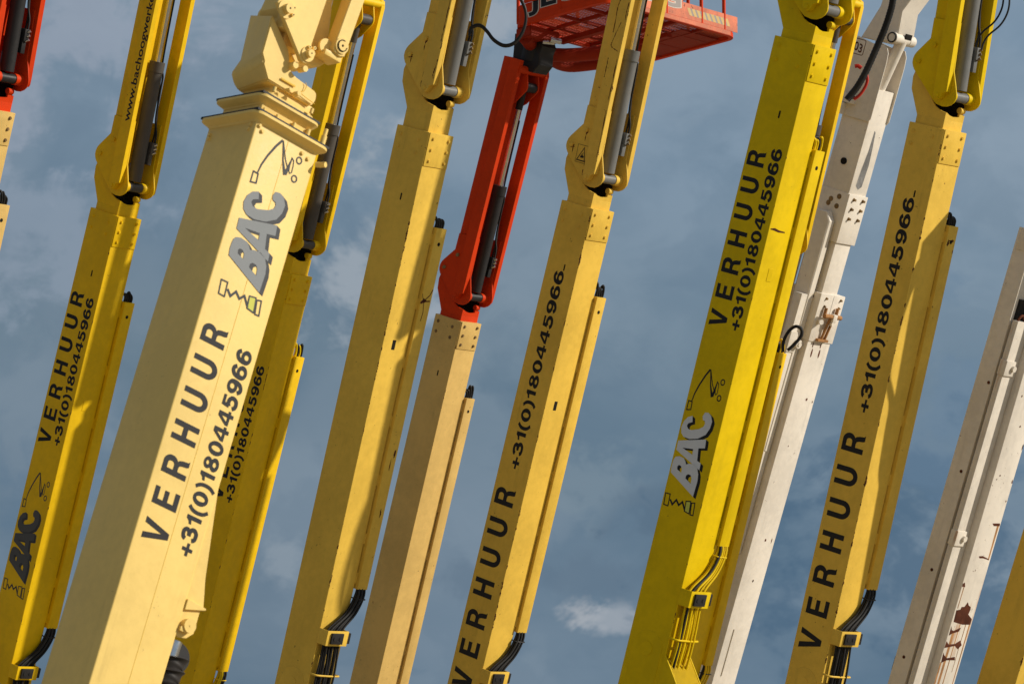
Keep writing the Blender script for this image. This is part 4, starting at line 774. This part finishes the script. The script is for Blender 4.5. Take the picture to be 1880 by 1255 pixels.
bm = bmesh.new(); fr.box(bm, -.148, -.085, -.215, -.004, fr.tb, -1.40, .004); rl = finish('side_rail', bm, 'white_r', main)
for t in (-1.85, -3.56):
    bm = bmesh.new(); fr.box(bm, -.152, -.070, -.225, -.06, t - .09, t + .06, .006); fr.rod(bm, (-.071, -.10, t - .01), (-.045, -.10, t - .01), .03, 14); finish('rail_clamp', bm, 'white_r', rl)
bm = bmesh.new(); tube(bm, spline([fr.p(-.11 , -.19 + .04 * k, -1.40 + (.05 if k in (1, 2) else 0)) for k in range(4)], 5), .012, 8); finish('lifting_ring', bm, 'rust', rl)
RP = [[(0.178,-4.182),(0.21,-4.215),(0.256,-4.233),(0.262,-4.26),(0.247,-4.307),(0.29,-4.33),(0.332,-4.352),(0.334,-4.41),(0.197,-4.413),(0.031,-4.389),(0.02,-4.27),(0.086,-4.262),(0.096,-4.234),(0.143,-4.232)],
      [(0.016,-4.431),(0.04,-4.47),(0.075,-4.479),(0.187,-4.441),(0.172,-4.484),(0.065,-4.507),(0.017,-4.529)],
      [(0.009,-4.585),(0.061,-4.619),(0.164,-4.61),(0.241,-4.573),(0.289,-4.621),(0.238,-4.665),(0.174,-4.631),(0.063,-4.647),(0.004,-4.655)],
      [(0.01,-4.70),(0.03,-4.724),(0.094,-4.758),(0.229,-4.742),(0.246,-4.777),(0.104,-4.779),(0.019,-4.808)], [(0.208,-3.379),(0.338,-3.373),(0.348,-3.401),(0.245,-3.405)], [(0.137,-3.716),(0.206,-3.711),(0.33,-3.74),(0.33,-3.748),(0.218,-3.734),(0.159,-3.736)], [(0.004,-3.999),(0.03,-3.985),(0.056,-4.032),(0.004,-4.031)]]
patch(fr, main, RP, 'under', 'rust', 'rust_patch', .001)
st = [[(0.03, -4.03), (0.045, -4.03), (0.04, -4.25), (0.028, -4.25)], [(.15, -4.4), (.165, -4.4), (.16, -5.3), (.145, -5.3)], [(.06, -4.5), (.1, -4.5), (.09, -5.6), (.055, -5.6)], [(.25, -4.4), (.262, -4.4), (.255, -4.9), (.248, -4.9)], [(.31, -4.4), (.332, -4.4), (.33, -5.1), (.318, -5.1)], [(.30, -3.4), (.335, -3.4), (.33, -3.75), (.31, -3.75)], [(.005, -4.8), (.03, -4.8), (.025, -5.6), (.005, -5.6)]]
patch(fr, main, st, 'under', 'rustlight', 'rust_stain', .0006)
patch(fr, main, [blob(.34, -2.95, .012, .02, 31), blob(.33, -3.15, .01, .012, 32), blob(.345, -2.6, .008, .03, 33), blob(.1, -2.9, .012, .01, 34), blob(.2, -2.4, .012, .012, 35), blob(.08, -2.1, .01, .012, 36)], 'under', 'rust', 'rust_stain', .0008)
